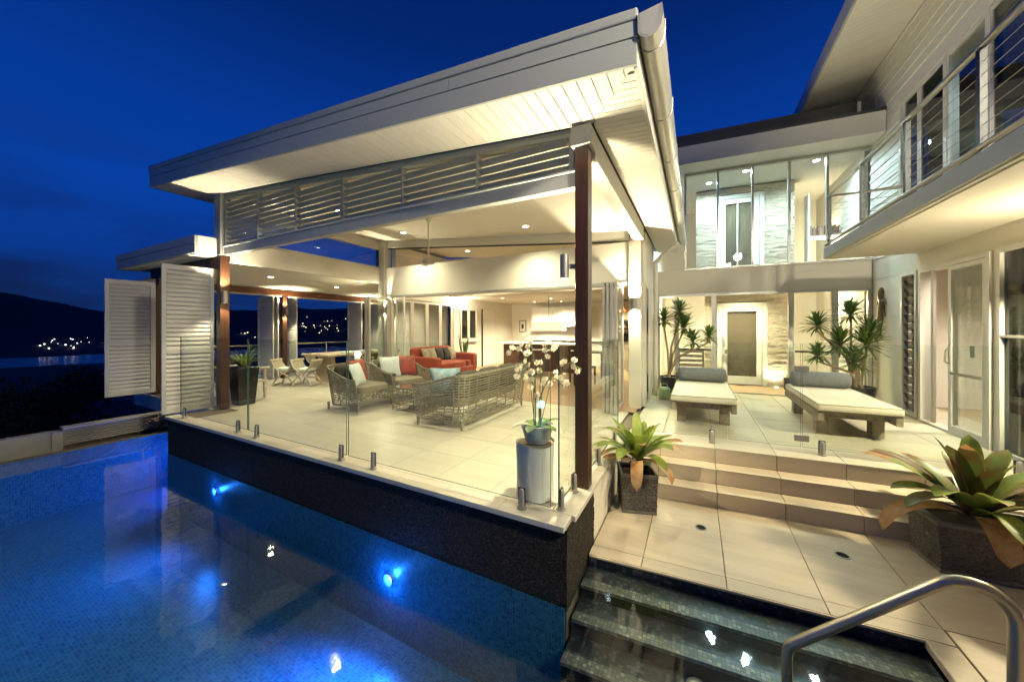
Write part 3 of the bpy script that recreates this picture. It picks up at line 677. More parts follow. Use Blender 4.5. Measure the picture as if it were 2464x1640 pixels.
BS = T('bifold_door_stack', 'open glass bifold leaves folded beside the column at the left', 'door', (-6.9, 6.4, 0))
for k, (x, dx) in enumerate(((-7.12, -.05), (-7.02, -.03), (-6.90, .28))): glazed_leaf(BS, (x, 6.50), (dx, -1) if k < 2 else (.95, -.25), .62, .02, 2.19, .06, m='alu' if k < 2 else 'frame_white')
BR = T('bifold_door_stack', 'stack of silver folded door leaves beside the lit end pier', 'door', (-1.2, 6.2, 0))
for k in range(4): glazed_leaf(BR, (-1.42 + k * .085, 6.52), (.10 - .03 * k, -1), .66, .02, 2.19, .055, m='alu')
for k in range(3): B(MB().tube([(-1.36 + k * .085, 5.84, .9), (-1.36 + k * .085, 5.84, 1.25)], .012, 6), 'pull_bar', 'steel', BR)
WD = T('side_window', 'open casement window in the living room side wall', 'window', (-6.99, 9.9, 1))
box('reveal', 'dark_metal', -6.998, -6.98, 9.55, 10.5, 1.0, 2.08, WD); glazed_leaf(WD, (-6.97, 9.56), (0, 1), .44, 1.0, 2.08, .05, g='glass_dark'); glazed_leaf(WD, (-6.97, 10.02), (.12, 1), .44, 1.0, 2.08, .05)
box('sill', 'frame_white', -7.0, -6.90, 9.52, 10.54, .95, .998, WD)
DR = T('passage_door', 'plain white door in the cream living room wall', 'door', (-6.98, 11.4, 0))
box('leaf', 'kitchen_white', -6.998, -6.95, 10.95, 11.75, .01, 2.1, DR, bevel=.003); box('shadow_jamb', 'dark_metal', -6.998, -6.96, 10.90, 10.948, .01, 2.12, DR)
PF = T('picture_frame', 'small dark framed picture on the far living room wall', 'picture', (-6.4, 13.28, 1.45))
box('frame', 'dark_timber', -6.62, -6.30, 13.27, 13.298, 1.25, 1.75, PF); box('mount', 'paper', -6.59, -6.33, 13.262, 13.269, 1.28, 1.72, PF); box('print', 'pillow_dark', -6.51, -6.41, 13.258, 13.2615, 1.40, 1.58, PF)
# kitchen
KT = T('kitchen_cupboards', 'white kitchen wall cupboards and bench along the far wall', 'cupboard', (-4, 13, 0))
for k in range(5): box('cupboard_door', 'kitchen_white', -5.9 + k * .46, -5.45 + k * .46, 12.95, 13.29, 1.48, 2.25, KT, bevel=.004)
box('bench', 'kitchen_white', -5.9, -2.6, 12.72, 13.29, .02, .88, KT); box('bench_top', 'oven_dark', -5.95, -2.6, 12.68, 13.29, .882, .92, KT); box('splashback', 'paper', -5.9, -3.6, 13.27, 13.295, .93, 1.47, KT)
OV = T('oven_tower', 'tall timber oven tower with dark wall oven in the kitchen', 'oven', (-2, 12.6, 0))
box('carcass', 'chair_wood', -2.55, -1.75, 12.5, 13.29, .0, 2.35, OV)
for z0 in (.95, 1.38): box('oven_door', 'oven_dark', -2.47, -1.83, 12.47, 12.499, z0, z0 + .34, OV); box('handle', 'steel', -2.42, -1.88, 12.43, 12.45, z0 + .30, z0 + .32, OV)
IS = T('kitchen_island', 'dark timber kitchen island with pale top', 'island', (-4.5, 11, 0))
box('body', 'dark_timber', -5.9, -3.2, 10.6, 11.3, .0, .88, IS); box('top', 'paper', -6.0, -3.1, 10.5, 11.4, .882, .93, IS, bevel=.004)
def indoor_chair(x, y, lb):
    t = T('dining_chair', lb, 'chair', (x, y, 0), 'brown dining chairs indoors')
    box('seat', 'dark_timber', x - .22, x + .22, y - .22, y + .22, .43, .47, t, bevel=.01); box('backrest', 'dark_timber', x - .22, x + .22, y - .22, y - .18, .474, .98, t, bevel=.01)
    for a in (-1, 1):
        for b in (-1, 1): box('leg', 'dark_timber', x + a * .2 - .02, x + a * .2 + .02, y + b * .2 - .02, y + b * .2 + .02, 0, .43, t)
indoor_chair(-4.45, 9.5, 'brown indoor dining chair below the cream pendant shade'); indoor_chair(-3.1, 9.0, 'brown indoor dining chair seen behind the orchid'); indoor_chair(-2.45, 8.6, 'brown indoor dining chair nearest the timber post')
TB = T('indoor_table', 'dark indoor dining table behind the brown chairs', 'table', (-3.5, 9.9, 0))
box('top', 'dark_timber', -4.9, -2.2, 9.75, 10.35, .71, .75, TB, bevel=.005)
for x in (-4.8, -2.35):
    for y in (9.82, 10.22): box('leg', 'dark_timber', x, x + .07, y, y + .07, 0, .709, TB)
PS = T('pendant_shade', 'long cream fabric pendant shade over the indoor table', 'lamp', (-3.9, 9.9, 1.5))
box('shade', 'shade_dim', -4.45, -3.45, 9.75, 10.1, 1.34, 1.62, PS, bevel=.01); B(MB().tube([(-3.95, 9.92, 1.62), (-3.95, 9.92, 2.42)], .008, 5), 'cord', 'dark_metal', PS)
for k, (x, z, m_, lb) in enumerate(((-2.12, 1.95, 'orange_metal', 'orange bell pendant lamp by the oven tower'), (-2.12, 1.42, 'bronze', 'bronze bell pendant lamp under the orange one'))):
    t = T('bell_pendant', lb, 'lamp', (x, 11.9, z)); B(MB().lathe([(.16, 0), (.15, .04), (.07, .10), (.04, .17), (.012, .2)], 14, (x, 11.9, z)), 'bell', m_, t, smooth=True); B(MB().tube([(x, 11.9, z + .2), (x, 11.9, z + .42)], .006, 5), 'cord', 'dark_metal', t)
# ================================================================== link building across the court (sheared)
LK = T('link_building', 'two storey glazed link building across the end of the court', 'building', (1.2, 9, 0))
YL = 9.0
def bx(name, m, x0, x1, y0, y1, z0, z1, parent=LK, **k): return box(name, m, x0, x1, y0, y1, z0, z1, parent, sh=True, **k)
bx('wall_band', 'render_cream', -.80, 3.06, YL, YL + .15, 2.215, 2.76)
bx('upper_sill', 'alu', -.22, 3.06, YL - .03, YL + .12, 2.762, 2.80)
bx('upper_head', 'alu', -.22, 3.06, YL - .01, YL + .08, 4.93, 4.985)
bx('soffit', 'white_paint', -.6, 3.06, YL - .55, YL + .1, 4.99, 5.01)
bx('fascia', 'white_paint', -.9, 3.06, YL - .585, YL - .552, 4.985, 5.37, bevel=.005)
bx('roof', 'roof_dark', -.95, 3.06, YL - .58, 12.4, 5.375, 5.43)
bx('roof_upstand', 'roof_dark', -.95, 3.06, YL - .1, 12.4, 5.432, 5.85)
for x in (-.2, .45, 1.11, 1.755, 2.385): bx('upper_mullion', 'alu', x - .022, x + .022, YL - .005, YL + .07, 2.802, 4.928)
ux_ = [-.178, .428, 1.088, 1.733, 2.363, 3.06]
for a, b in zip([-.178, .472, 1.132, 1.777, 2.407], [.428, 1.088, 1.733, 2.363, 3.05]): bx('upper_pane', 'glass', a, b, YL + .02, YL + .03, 2.802, 4.928)
bx('floor_slab', 'plaster_white', -.9, 3.06, YL + .152, 12.3, 2.45, 2.75)
bx('upper_ceiling', 'plaster_white', -.9, 3.06, YL + .09, 12.3, 4.99, 5.05)
bx('hall_floor', 'timber_floor', -.9, 3.06, YL + .06, 12.3, -.02, -.004)
bx('side_wall', 'plaster_white', -1.0, -.905, YL + .16, 12.3, 0, 5.0); bx('side_wall', 'plaster_white', 3.0, 3.06, YL + .16, 12.3, 0, 5.0)
bx('rear_wall', 'plaster_white', -1.0, 3.06, 12.3, 12.4, 0, 5.3)
bx('threshold', 'alu', -.8, 3.06, YL - .02, YL + .055, -.006, .008)
bx('lower_head', 'alu', -.8, 3.06, YL - .01, YL + .08, 2.16, 2.212)
for x, w in ((-.77, .05), (-.385, .09), (.375, .09), (1.785, .09), (2.50, .11), (3.03, .06)): bx('lower_mullion', 'alu', x - w / 2, x + w / 2, YL - .012, YL + .07, .01, 2.158)
for a, b in ((-.745, -.43), (-.34, .33), (.42, 1.74), (1.83, 2.445), (2.555, 3.0)): bx('lower_pane', 'glass', a, b, YL + .02, YL + .03, .01, 2.158)
for a, b in ((-.33, .32), (1.84, 2.43)): bx('push_bar', 'dark_metal', a, b, YL - .05, YL - .025, .92, .955)
# ledgestone feature wall, lower and upper, with framed doors
rs = random.Random(11)
SV = []
for k in range(7):
    m_ = MB(); d_ = .010 + .028 * rs.random(); e = [rs.uniform(-.003, .003) for _ in range(8)]
    m_.hexa([(0, -d_ + e[0], e[1]), (1, -d_ + e[2], e[3]), (1, 0, 0), (0, 0, 0), (0, -d_ + e[4] - .006, .043 + e[5]), (1, -d_ + e[6], .043 + e[7]), (1, 0, .045), (0, 0, .045)]); SV.append(ME(m_, 'stone', 'stone'))
def stone_wall(name, label, z0, z1, x0, x1, ys_, door, cat='wall'):
    t = T(name, label, cat, ((x0 + x1) / 2, shy(.8, ys_), z0))
    box('backing', 'grout', x0, x1, ys_ + .0, ys_ + .12, z0, z1, t, sh=True)
    z = z0 + .004; n = 0
    while z < z1 - .04:
        x = x0 + rs.uniform(-.2, 0)
        while x < x1:
            w = rs.uniform(.15, .36); a, b = max(x, x0), min(x + w, x1); x += w
            for (p, q) in ([(a, b)] if not (z < door[2] and b > door[0] and a < door[1]) else [(a, min(b, door[0])), (max(a, door[1]), b)]):
                if q - p > .03:
                    o = I('stone', rs.choice(SV), t, (p, shy(p, ys_) - .001, z), (0, 0, math.atan(SHK)), (q - p - .003, 1, .78)); n += 1
        z += .0366
    return t
YD = 10.3
def fdoor(name, label, z0, x0, x1, h, frame_m, glass_m):
    t = T(name, label, 'door', ((x0 + x1) / 2, shy(.9, YD), z0))
    f_ = .10
    box('jamb', frame_m, x0, x0 + f_, YD - .07, YD - .002, z0, z0 + h, t, sh=True, bevel=.004); box('jamb', frame_m, x1 - f_, x1, YD - .07, YD - .002, z0, z0 + h, t, sh=True, bevel=.004)
    box('head', frame_m, x0 + f_ + .001, x1 - f_ - .001, YD - .07, YD - .002, z0 + h - f_, z0 + h, t, sh=True, bevel=.004)
    s0, s1 = x0 + f_ + .008, x1 - f_ - .008; g_ = .11
    for a, b, c, d in ((s0, s0 + g_, .02, h - f_ - .01), (s1 - g_, s1, .02, h - f_ - .01)): box('stile', frame_m, a, b, YD - .055, YD - .012, z0 + c, z0 + d, t, sh=True, bevel=.004)
    for c, d in ((.02, .22), (h - f_ - .12, h - f_ - .01)): box('rail', frame_m, s0 + g_ + .001, s1 - g_ - .001, YD - .055, YD - .012, z0 + c, z0 + d, t, sh=True, bevel=.004)
    box('pane', glass_m, s0 + g_ + .002, s1 - g_ - .002, YD - .035, YD - .028, z0 + .222, z0 + h - f_ - .122, t, sh=True)
    return t, s0, s1
stone_wall('stone_wall', 'warm ledgestone feature wall around the glazed door downstairs', .0, 2.44, .22, 2.02, YD, (.50, 1.56, 2.06))
stone_wall('stone_wall', 'pale ledgestone feature wall around the door upstairs', 2.76, 4.98, .02, 2.10, YD, (.47, 1.50, 4.78))
dl, s0, s1 = fdoor('glazed_door', 'white framed glazed door with brass handle in the stone wall downstairs', 0.0, .50, 1.56, 2.06, 'frame_white', 'glass')
box('latch_plate', 'steel_brushed', s0 + .02, s0 + .07, YD - .075, YD - .056, .95, 1.2, dl, sh=True); box('door_pull', 'bronze', s0 + .05, s0 + .22, YD - .14, YD - .11, .78, .88, dl, sh=True)
du, s0, s1 = fdoor('glazed_door', 'cool lit white framed door in the stone wall upstairs', 2.76, .47, 1.50, 2.02, 'frame_white', 'glass')
box('blind', 'blind_teal', .62, 1.36, YD + .13, YD + .14, 2.77, 4.6, du, sh=True)
box('muntin', 'frame_white', (s0 + s1) / 2 - .06, (s0 + s1) / 2 - .03, YD - .05, YD - .02, 2.98, 4.55, du, sh=True)
box('dark_pane_panel', 'panel_olive', .60, 1.02, YD + .75, YD + .78, .05, 1.75, dl, sh=True)  # dark panel added so the left half of the pane looks darker
box('inner_bench', 'paper', .66, .98, YD + .55, YD + .74, .45, .62, dl, sh=True)
# curtain seen through the lower door
ct = MB()
for k in range(14): ct.tube([(1.06 + k * .03, YD + .5 + .02 * (k % 2), .05), (1.06 + k * .03, YD + .5 + .02 * (k % 2), 1.98)], .017, 6)
tag(B(ct, 'curtain', 'curtain', sh=True, at=(1.2, YD + .6, 0)), 'olive curtain hanging behind the glazed door downstairs', 'curtain')
# stair, rail and shelf inside
SB = T('slatted_bench', 'slatted timber bench inside the hall behind the left pane', 'bench', (-.05, 9.9, 0))
for k in range(5): box('slat', 'grey_wood', -.42, .2, 9.75, 9.79, .35 + k * .115, .42 + k * .115, SB, sh=True)
box('seat', 'grey_wood', -.42, .2, 9.35, 9.74, .38, .42, SB, sh=True)
for x in (-.40, .15): box('leg', 'grey_wood', x, x + .05, 9.37, 9.42, 0, .379, SB, sh=True); box('leg', 'grey_wood', x, x + .05, 9.80, 9.85, 0, .92, SB, sh=True)
BK = T('book_shelf', 'white shelf with a row of books in the upper room', 'shelf', (2.75, 10.6, 3.0))
box('shelf_board', 'kitchen_white', 2.40, 2.99, 10.3, 10.6, 3.56, 3.59, BK, sh=True); box('side_panel', 'kitchen_white', 2.36, 2.398, 10.3, 10.6, 2.76, 4.6, BK, sh=True)
rb = random.Random(2); x = 2.41
bks = T('book_row', 'row of mixed books standing on the upstairs shelf', 'books', (2.7, 10.4, 3.59))
while x < 2.95:
    w = rb.uniform(.02, .04); B(MB().box(x, x + w - .003, 10.33, 10.5, 3.591, 3.591 + rb.uniform(.16, .24)), 'book', rb.choice(['book_mix', 'pillow_dark', 'book_mix', 'dark_timber']), bks, sh=True); x += w
# downpipe at the inner corner
DP = T('downpipe', 'cream downpipe in the inner corner under the gutter', 'pipe', (-.72, 7.95, 0))
B(MB().tube([(-.74, 7.95, 0), (-.74, 7.95, 2.82)], .045, 10), 'pipe', 'render_cream', DP, smooth=True); B(MB().tube([(-.74, 7.95, 2.80), (-.60, 7.95, 2.95), (-.30, 7.95, 3.18)], .045, 10), 'offset_bend', 'gutter_metal', DP, smooth=True)
SL = T('slot_window', 'narrow slot window in the cream wall beside the lit pier', 'window', (-.8, 7.0, 1))
box('frame', 'alu', -.799, -.785, 6.80, 7.06, .05, 2.2, SL); box('pane', 'glass_dark', -.7848, -.781, 6.83, 7.03, .1, 2.16, SL)
# ================================================================== right wing with balcony
XW = 3.07
WG = T('bedroom_wing', 'rendered two storey wing with weatherboards and sliding doors on the right', 'building', (3.3, 6, 0))
# lower wall around openings  (openings: 7.75-8.2, 6.2-7.66, 3.9-6.12)
def wl(y0, y1, z0, z1): return box('wall', 'render_cream', XW, XW + .14, y0, y1, z0, z1, WG)
wl(8.23, 9.48, 0, 2.333); wl(-4, 9.48, 2.335, 2.60)
box('wall', 'render_cream', XW, XW + .06, 7.81, 9.4, 2.601, 2.74, WG); wl(7.665, 7.75, 0, 2.333); wl(6.10, 6.195, 0, 2.333); wl(-4, 4.05, 0, 2.333)
st(box('wing_floor', 'timber_floor', XW + .02, 6.6, 3, 9.2, -.05, -.002)); st(box('wall', 'plaster_white', 6.5, 6.6, 3, 9.3, 0, 2.6)); st(box('wall', 'plaster_white', XW + .142, 6.5, 9.15, 9.25, 0, 2.6)); st(box('wall', 'plaster_white', XW + .142, 6.5, 6.0, 6.08, 0, 2.6)); st(box('ceiling', 'plaster_white', XW + .142, 6.6, 3, 9.25, 2.60, 2.65))
st(box('inner_wall', 'plaster_white', 4.5, 4.58, 6.09, 9.14, 0, 2.6))
LW = T('louvre_window', 'tall narrow glass louvre window beside the sliding door', 'window', (XW, 8, 0))
for a, b, c, d in ((7.752, 7.80, .02, 2.33), (8.18, 8.228, .02, 2.33), (7.80, 8.18, .02, .07), (7.80, 8.18, 2.28, 2.33)): box('frame', 'frame_white', XW - .02, XW + .06, a, b, c, d, LW)
lb_ = ME(MB().box(-.07, .07, -.19, .19, -.003, .003), 'louvre_pane', 'glass_dark')
for k in range(15): I('louvre_pane', lb_, LW, (XW + .03, 7.99, .15 + k * .143), (0, R(68), 0))
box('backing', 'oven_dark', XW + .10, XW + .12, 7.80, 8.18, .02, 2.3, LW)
SD = T('sliding_door', 'white framed sliding glass door standing half open to a lit room', 'door', (XW, 6.9, 0))
for a, b, c, d, w in ((6.197, 6.25, .0, 2.33, .10), (7.61, 7.663, .0, 2.33, .10)): box('jamb', 'frame_white', XW - .03, XW + w, a, b, c, d, SD)
box('head', 'frame_white', XW - .03, XW + .10, 6.251, 7.609, 2.27, 2.33, SD); box('sill_track', 'frame_white', XW - .03, XW + .10, 6.251, 7.609, .0, .035, SD)
lf = glazed_leaf(SD, (XW - .005, 6.26), (0, 1), .70, .04, 2.265, .06); 
lf2 = glazed_leaf(SD, (XW + .045, 6.33), (0, 1), .68, .04, 2.265, .06, g='glass')
box('stile', 'frame_white', XW + .03, XW + .06, 7.42, 7.48, .036, 2.268, SD); box('stile', 'frame_white', XW + .06, XW + .09, 7.52, 7.56, .036, 2.268, SD)
box('lever_plate', 'steel_brushed', XW - .035, XW - .026, 6.90, 6.94, .95, 1.2, SD); B(MB().tube([(XW - .04, 6.92, .95), (XW - .09, 6.88, .98), (XW - .09, 6.86, 1.12), (XW - .04, 6.90, 1.17)], .012, 6), 'handle', 'steel_brushed', SD, smooth=True)
box('safety_strip', 'steel_brushed', XW - .034, XW - .027, 6.32, 6.9, .80, .84, SD)
box('switch_plate', 'paper', XW + .045, XW + .05, 6.6, 6.68, 1.05, 1.2, SD)
FW = T('fixed_window', 'wide dark glazed window at the right edge of the wing', 'window', (XW, 5, 0))
for a, b, c, d in ((6.05, 6.098, .0, 2.333), (4.052, 4.10, .0, 2.333), (4.10, 6.05, 2.28, 2.333), (4.10, 6.05, .0, .05), (4.10, 6.05, 1.32, 1.35)): box('frame', 'frame_white', XW - .025, XW + .06, a, b, c, d, FW)
for c, d in ((.05, 1.32), (1.35, 2.28)): box('pane', 'glass_dark', XW + .01, XW + .02, 4.10, 6.05, c, d, FW)
box('blind', 'dark_timber', XW + .35, XW + .38, 4.0, 6.0, 0, 2.5, FW)
# balcony
BC = T('balcony', 'cantilevered balcony with grey edge and steel cable balustrade', 'balcony', (2.5, 5, 2.6))
BX = 1.98; YE = 7.78
box('slab', 'render_cream', BX, XW - .004, -4, YE, 2.602, 2.74, BC); box('edge_band', 'fascia_paint', BX - .03, BX - .002, -4, YE + .02, 2.615, 2.79, BC, bevel=.004); box('edge_band', 'fascia_paint', BX - .001, XW - .004, YE + .002, YE + .025, 2.615, 2.79, BC)
box('soffit', 'render_cream', BX + .04, XW - .004, -4, YE - .03, 2.590, 2.6005, BC)
def hr(pts, r, nm='handrail', m='steel'): return B(MB().tube(pts, r, 10), nm, m, BC, smooth=True)
hr([(BX + .03, -4, 3.66), (BX + .03, YE - .03, 3.66), (XW - .12, YE - .03, 3.66), (XW - .12, YE - .03, 3.40)], .027)
hr([(BX + .0, -4, 2.845), (BX + .0, YE - .0, 2.845)], .024, 'toe_rail')
for y in (7.72, 6.42, 5.28, 4.18, 3.08): box('post', 'dark_metal', BX + .01, BX + .05, y - .025, y + .025, 2.742, 3.64, BC)
for k in range(7): B(MB().tube([(BX + .03, -4, 2.93 + k * .1), (BX + .03, YE - .03, 2.93 + k * .1)], .0035, 4), 'cable', 'steel_brushed', BC)
for k in range(7): B(MB().tube([(BX + .03, YE - .03, 2.93 + k * .1), (XW - .1, YE - .03, 2.93 + k * .1)], .0035, 4), 'cable', 'steel_brushed', BC)
# upper wall weatherboards around the window group  (8.2 .. 4.2, z 2.78-5.2)
def wb(y0, y1, z): return B(MB().hexa([(XW - .012, y0, z), (XW + .06, y0, z), (XW + .06, y1, z), (XW - .012, y1, z), (XW + .008, y0, z + .168), (XW + .06, y0, z + .168), (XW + .06, y1, z + .168), (XW + .008, y1, z + .168)]), 'weatherboard', 'white_paint', WG)
z = 2.74
while z < 6.35:
    if z < 5.2: wb(8.26, 9.4 if z < 4.9 else 12.5, z); wb(-4, 3.9, z)
    else: wb(-4, 12.5, z)
    z += .17
box('wall_core', 'plaster_white', XW + .062, XW + .14, -4, 12.5, 5.36, 6.5, WG); box('wall_core', 'plaster_white', XW + .062, XW + .14, 8.3, 12.5, 2.62, 5.36, WG)
st(box('upper_floor', 'timber_floor', XW + .062, 6.6, -4, 9.3, 2.70, 2.76)); st(box('upper_ceiling', 'plaster_white', XW + .142, 6.6, -4, 9.3, 5.38, 5.45)); st(box('wall', 'plaster_white', 5.4, 5.5, -4, 9.3, 2.77, 5.37))
UW = T('upper_window_group', 'row of tall white framed sliding windows behind the balcony cables', 'window', (XW, 6, 2.8))
box('head', 'frame_white', XW - .02, XW + .08, 3.9, 8.26, 5.2, 5.30, UW); box('jamb', 'frame_white', XW - .03, XW + .08, 8.18, 8.258, 2.77, 5.2, UW)
for i, (y, w, g) in enumerate(((7.72, .46, 'glass_dark'), (7.08, .63, 'glass_dark'), (6.28, .78, 'glass'), (5.48, .78, 'glass_dark'), (4.7, .76, 'glass'), (3.92, .76, 'glass_dark'))):
    glazed_leaf(UW, (XW + .02, y), (0, 1), w, 2.77, 5.19, .05, g=g)
    if g == 'glass_dark': box('blind', 'dark_timber', XW + .30, XW + .32, y - .02, y + w + .02, 2.77, 5.2, UW)
for y in (7.05, 7.0, 6.24): box('mullion', 'frame_white', XW - .01, XW + .09, y - .018, y + .018, 2.77, 5.19, UW)
# high eave
EV = T('wing_eave', 'high overhanging eave with lined soffit over the wing', 'roof', (2.5, 5, 6.3))
EX = 2.06
box('fascia', 'fascia_paint', EX - .03, EX, -4, 12.4, 6.13, 6.42, EV); box('roof', 'roof_dark', EX + .002, 7, -4, 12.4, 6.43, 6.5, EV); box('end_fascia', 'fascia_paint', EX, 4, 12.402, 12.43, 6.13, 6.42, EV)
sbm = ME(MB().hexa([(EX + .002, 0, 6.16), (XW - .014, 0, 6.36), (XW - .014, .105, 6.36), (EX + .002, .105, 6.16), (EX + .002, 0, 6.18), (XW - .014, 0, 6.38), (XW - .014, .105, 6.38), (EX + .002, .105, 6.18)]), 'soffit_board', 'soffit_paint')
for k in range(140): I('soffit_board', sbm, EV, (0, 12.28 - k * .11, 0))
B(MB().tube([(2.78, 9.0, 5.4), (2.78, 9.0, 5.75)], .03, 8), 'vent_pipe', 'alu', EV)
# ================================================================== glass fences
def spigot(t, x, y, z=0.004, rot=0):
    m_ = MB(); m_.box(-.026, .026, -.026, .026, .006, .16) if False else None
    me = MATS.get('spig')
    if me is None:
        m_ = MB(); m_.lathe([(.040, 0), (.040, .008), (.028, .012), (.026, .145), (.018, .158), (.004, .16)], 12); me = MATS['spig'] = ME(m_, 'spigot', 'steel_brushed', smooth=True)
        k_ = MB(); k_.box(-.030, .030, -.0075, .0075, .03, .163); MATS['spigslot'] = ME(k_, 'slot', 'dark_metal')
    o = I('spigot', me, t, (x, y, z), (0, 0, rot)); s_ = bpy.data.objects.new('slot', MATS['spigslot']); link(s_, o)
def gpanel(label, x0, y0, x1, y1, z0=.07, z1=1.285, sps=(), base=.004):
    t = T('glass_fence_panel', label, 'glass fence', ((x0 + x1) / 2, (y0 + y1) / 2, base), 'frameless glass fence panels')
    U = Vector((x1 - x0, y1 - y0, 0)); l_ = U.length; U.normalize(); N_ = Vector((-U.y, U.x, 0)) * .006; a, b = Vector((x0, y0, 0)), Vector((x1, y1, 0))
    m_ = MB(); pts = [a - N_, b - N_, b + N_, a + N_]
    lo = [p + Vector((0, 0, z0)) for p in pts]; hi = [p + Vector((0, 0, z1)) for p in pts]; v = lo + hi
    m_.mi = 0; m_.add([v[0], v[1], v[5], v[4]], [(0, 1, 2, 3)]); m_.add([v[2], v[3], v[7], v[6]], [(0, 1, 2, 3)])
    m_.mi = 1
    for f_ in ((0, 3, 2, 1), (4, 5, 6, 7), (1, 2, 6, 5), (3, 0, 4, 7)): m_.add([v[i] for i in f_], [(0, 1, 2, 3)])
    B(m_, 'pane', ['glass_fence', 'glass_edge'], t, fix=False)
    for s_ in sps: p = a + U * (s_ * l_); spigot(t, p.x, p.y, base, math.atan2(U.y, U.x))
    return t
gpanel('glass fence panel on the deck in front of the large shutter', -7.30, 2.48, -5.29, 2.48, sps=(.07, .88))
gpanel('glass fence panel on the deck in front of the armchair', -5.26, 2.48, -3.30, 2.48, sps=(.1, .955))
gpanel('glass fence panel on the deck in front of the white log stool', -3.27, 2.48, -.972, 2.48, sps=(.165, .895))
gpanel('narrow return glass panel at the deck corner before the timber post', -.935, 2.56, -.935, 3.00, sps=(.12, .86))
gpanel('glass fence panel along the deck side behind the square planter', -.90, 3.20, -.90, 4.72, sps=(.3, .85))
gpanel('glass fence panel on the terrace edge behind the square planter', -.86, shy(-.86, 4.92), .34, shy(.34, 4.92), z1=1.25, sps=(.87,), base=0)
gpanel('glass gate panel on the terrace edge between the loungers', .36, shy(.36, 4.92), 1.07, shy(1.07, 4.92), z1=1.25, base=0)
gt = gpanel('glass fence panel on the terrace edge behind the large planter', 1.085, shy(1.085, 4.92), 3.03, shy(3.03, 4.92), z1=1.25, sps=(.09, .85), base=0)
for z in (.17, .96): box('hinge', 'steel_brushed', 1.01, 1.145, 4.905, 4.935, z - .035, z + .035, gt, sh=True, bevel=.003)
box('latch', 'dark_metal', 2.90, 3.04, 4.90, 4.94, 1.12, 1.18, gt, sh=True)
# ================================================================== handrail into the pool
def arc(c, r, a0, a1, n, y): return [(c[0] + r * cos(R(a0 + (a1 - a0) * i / n)), y, c[1] + r * sin(R(a0 + (a1 - a0) * i / n))) for i in range(n + 1)]
HY = 2.55
pts = [(.475, HY, -1.5), (.475, HY, -.50)] + [(.476, HY, -.46), (.486, HY, -.425), (.505, HY, -.40)] + [(1.085, HY, .146)]
pts += arc((1.185, .035), .15, 130, 0, 9, HY) + [(1.335, HY, -.1), (1.335, HY, ZP + .01)]
hb = T('pool_handrail', 'bent steel handrail over the pool steps in the foreground', 'handrail', (1.2, HY, ZP))
B(MB().tube(pts, .0275, 16), 'rail', 'steel', hb, smooth=True); B(MB().lathe([(.055, 0), (.055, .012), (.03, .02)], 18, (1.335, HY, ZP + .002)), 'base_flange', 'steel_brushed', hb, smooth=True)
# ================================================================== lamps
def downlight(label, x, y, z, power, nm='downlight', col=CREAM, m='lens_warm', cone=140, r=.055, group='ceiling downlights', sh=False, spot=True):
    if sh: y = shy(x, y)
    t = T(nm, label, 'downlight', (x, y, z), group)
    B(MB().lathe([(r + .02, -.004), (r + .018, -.010), (r, -.010), (r, -.002)], 18, (x, y, z)), 'trim_ring', 'frame_white', t, smooth=True)
    d_ = MB(); d_.disc((x, y, z - .006), r, 16, -1); B(d_, 'lens', m, t, fix=False)
    if spot: lamp(t, 'SPOT', (x, y, z - .03), power, col, 'downlight_beam', size=.06, cone=cone, blend=.9)
    return t
PW = 50
downlight('downlight in the raked ceiling right of the fan', -2.80, 5.88, zc_(-2.80) - .002, PW)
downlight('downlight in the raked ceiling left of the fan', -5.85, 5.85, zc_(-5.85) - .002, PW)
downlight('downlight glowing behind the middle of the louvre band', -5.80, 4.13, zc_(-5.80) - .002, PW)
downlight('downlight hidden behind the right end of the louvre band', -2.4, 3.9, zc_(-2.4) - .002, PW)
downlight('downlight in the dining ceiling nearest the left post', -8.6, 4.5, zd_(-8.6) - .002, PW * .8)
downlight('downlight in the middle of the dining ceiling', -8.95, 6.4, zd_(-8.95) - .002, PW * .8)
downlight('downlight in the far dining ceiling by the small fan', -9.0, 8.4, zd_(-9) - .002, PW * .6)
downlight('living room downlight near the red sofa', -5.6, 8.0, zc_(-5.6) - .002, PW * 1.1)
downlight('living room downlight near the opening on the right', -2.6, 8.0, zc_(-2.6) - .002, PW * 1.1)
kk = [(-5.6, 10.0), (-4.3, 11.0), (-3.2, 10.4), (-5.4, 12.1), (-4.4, 12.3), (-2.3, 11.6)]
for i, (x, y) in enumerate(kk): downlight(['kitchen downlight at the left of the ceiling row', 'kitchen downlight above the island middle', 'kitchen downlight above the island right end', 'kitchen downlight above the left cupboards', 'kitchen downlight above the middle cupboards', 'kitchen downlight in front of the oven tower'][i], x, y, 2.418, 105, r=.045)
downlight('cool downlight in the upper link ceiling above the left of the door', 1.02, 9.32, 4.988, 66, cone=168, col=COOL, m='lens_cool', sh=True, r=.06)
downlight('cool downlight in the upper link ceiling near the balcony', 2.28, 9.32, 4.988, 66, cone=168, col=COOL, m='lens_cool', sh=True, r=.06)
downlight('cool downlight further inside the upper link', .3, 9.75, 4.988, 50, cone=168, col=COOL, m='lens_cool', sh=True)
downlight('warm downlight inside the lower hall by the stone wall', 1.1, 9.55, 2.448, 100, sh=True)
downlight('warm downlight added in the curtained room to brighten the glazed door', 1.0, 11.2, 2.448, 120, sh=True)  # added lamp, lights the room so the door glass looks brighter
downlight('warm downlight inside the lower hall at the left', -.35, 9.9, 2.448, 100, sh=True)
downlight('downlight in the lit room behind the sliding door', 3.9, 7.3, 2.598, 110, col=(1, .84, .68))
downlight('cool downlight in the room behind the balcony', 4.0, 6.7, 5.378, 60, col=COOL, m='lens_cool')
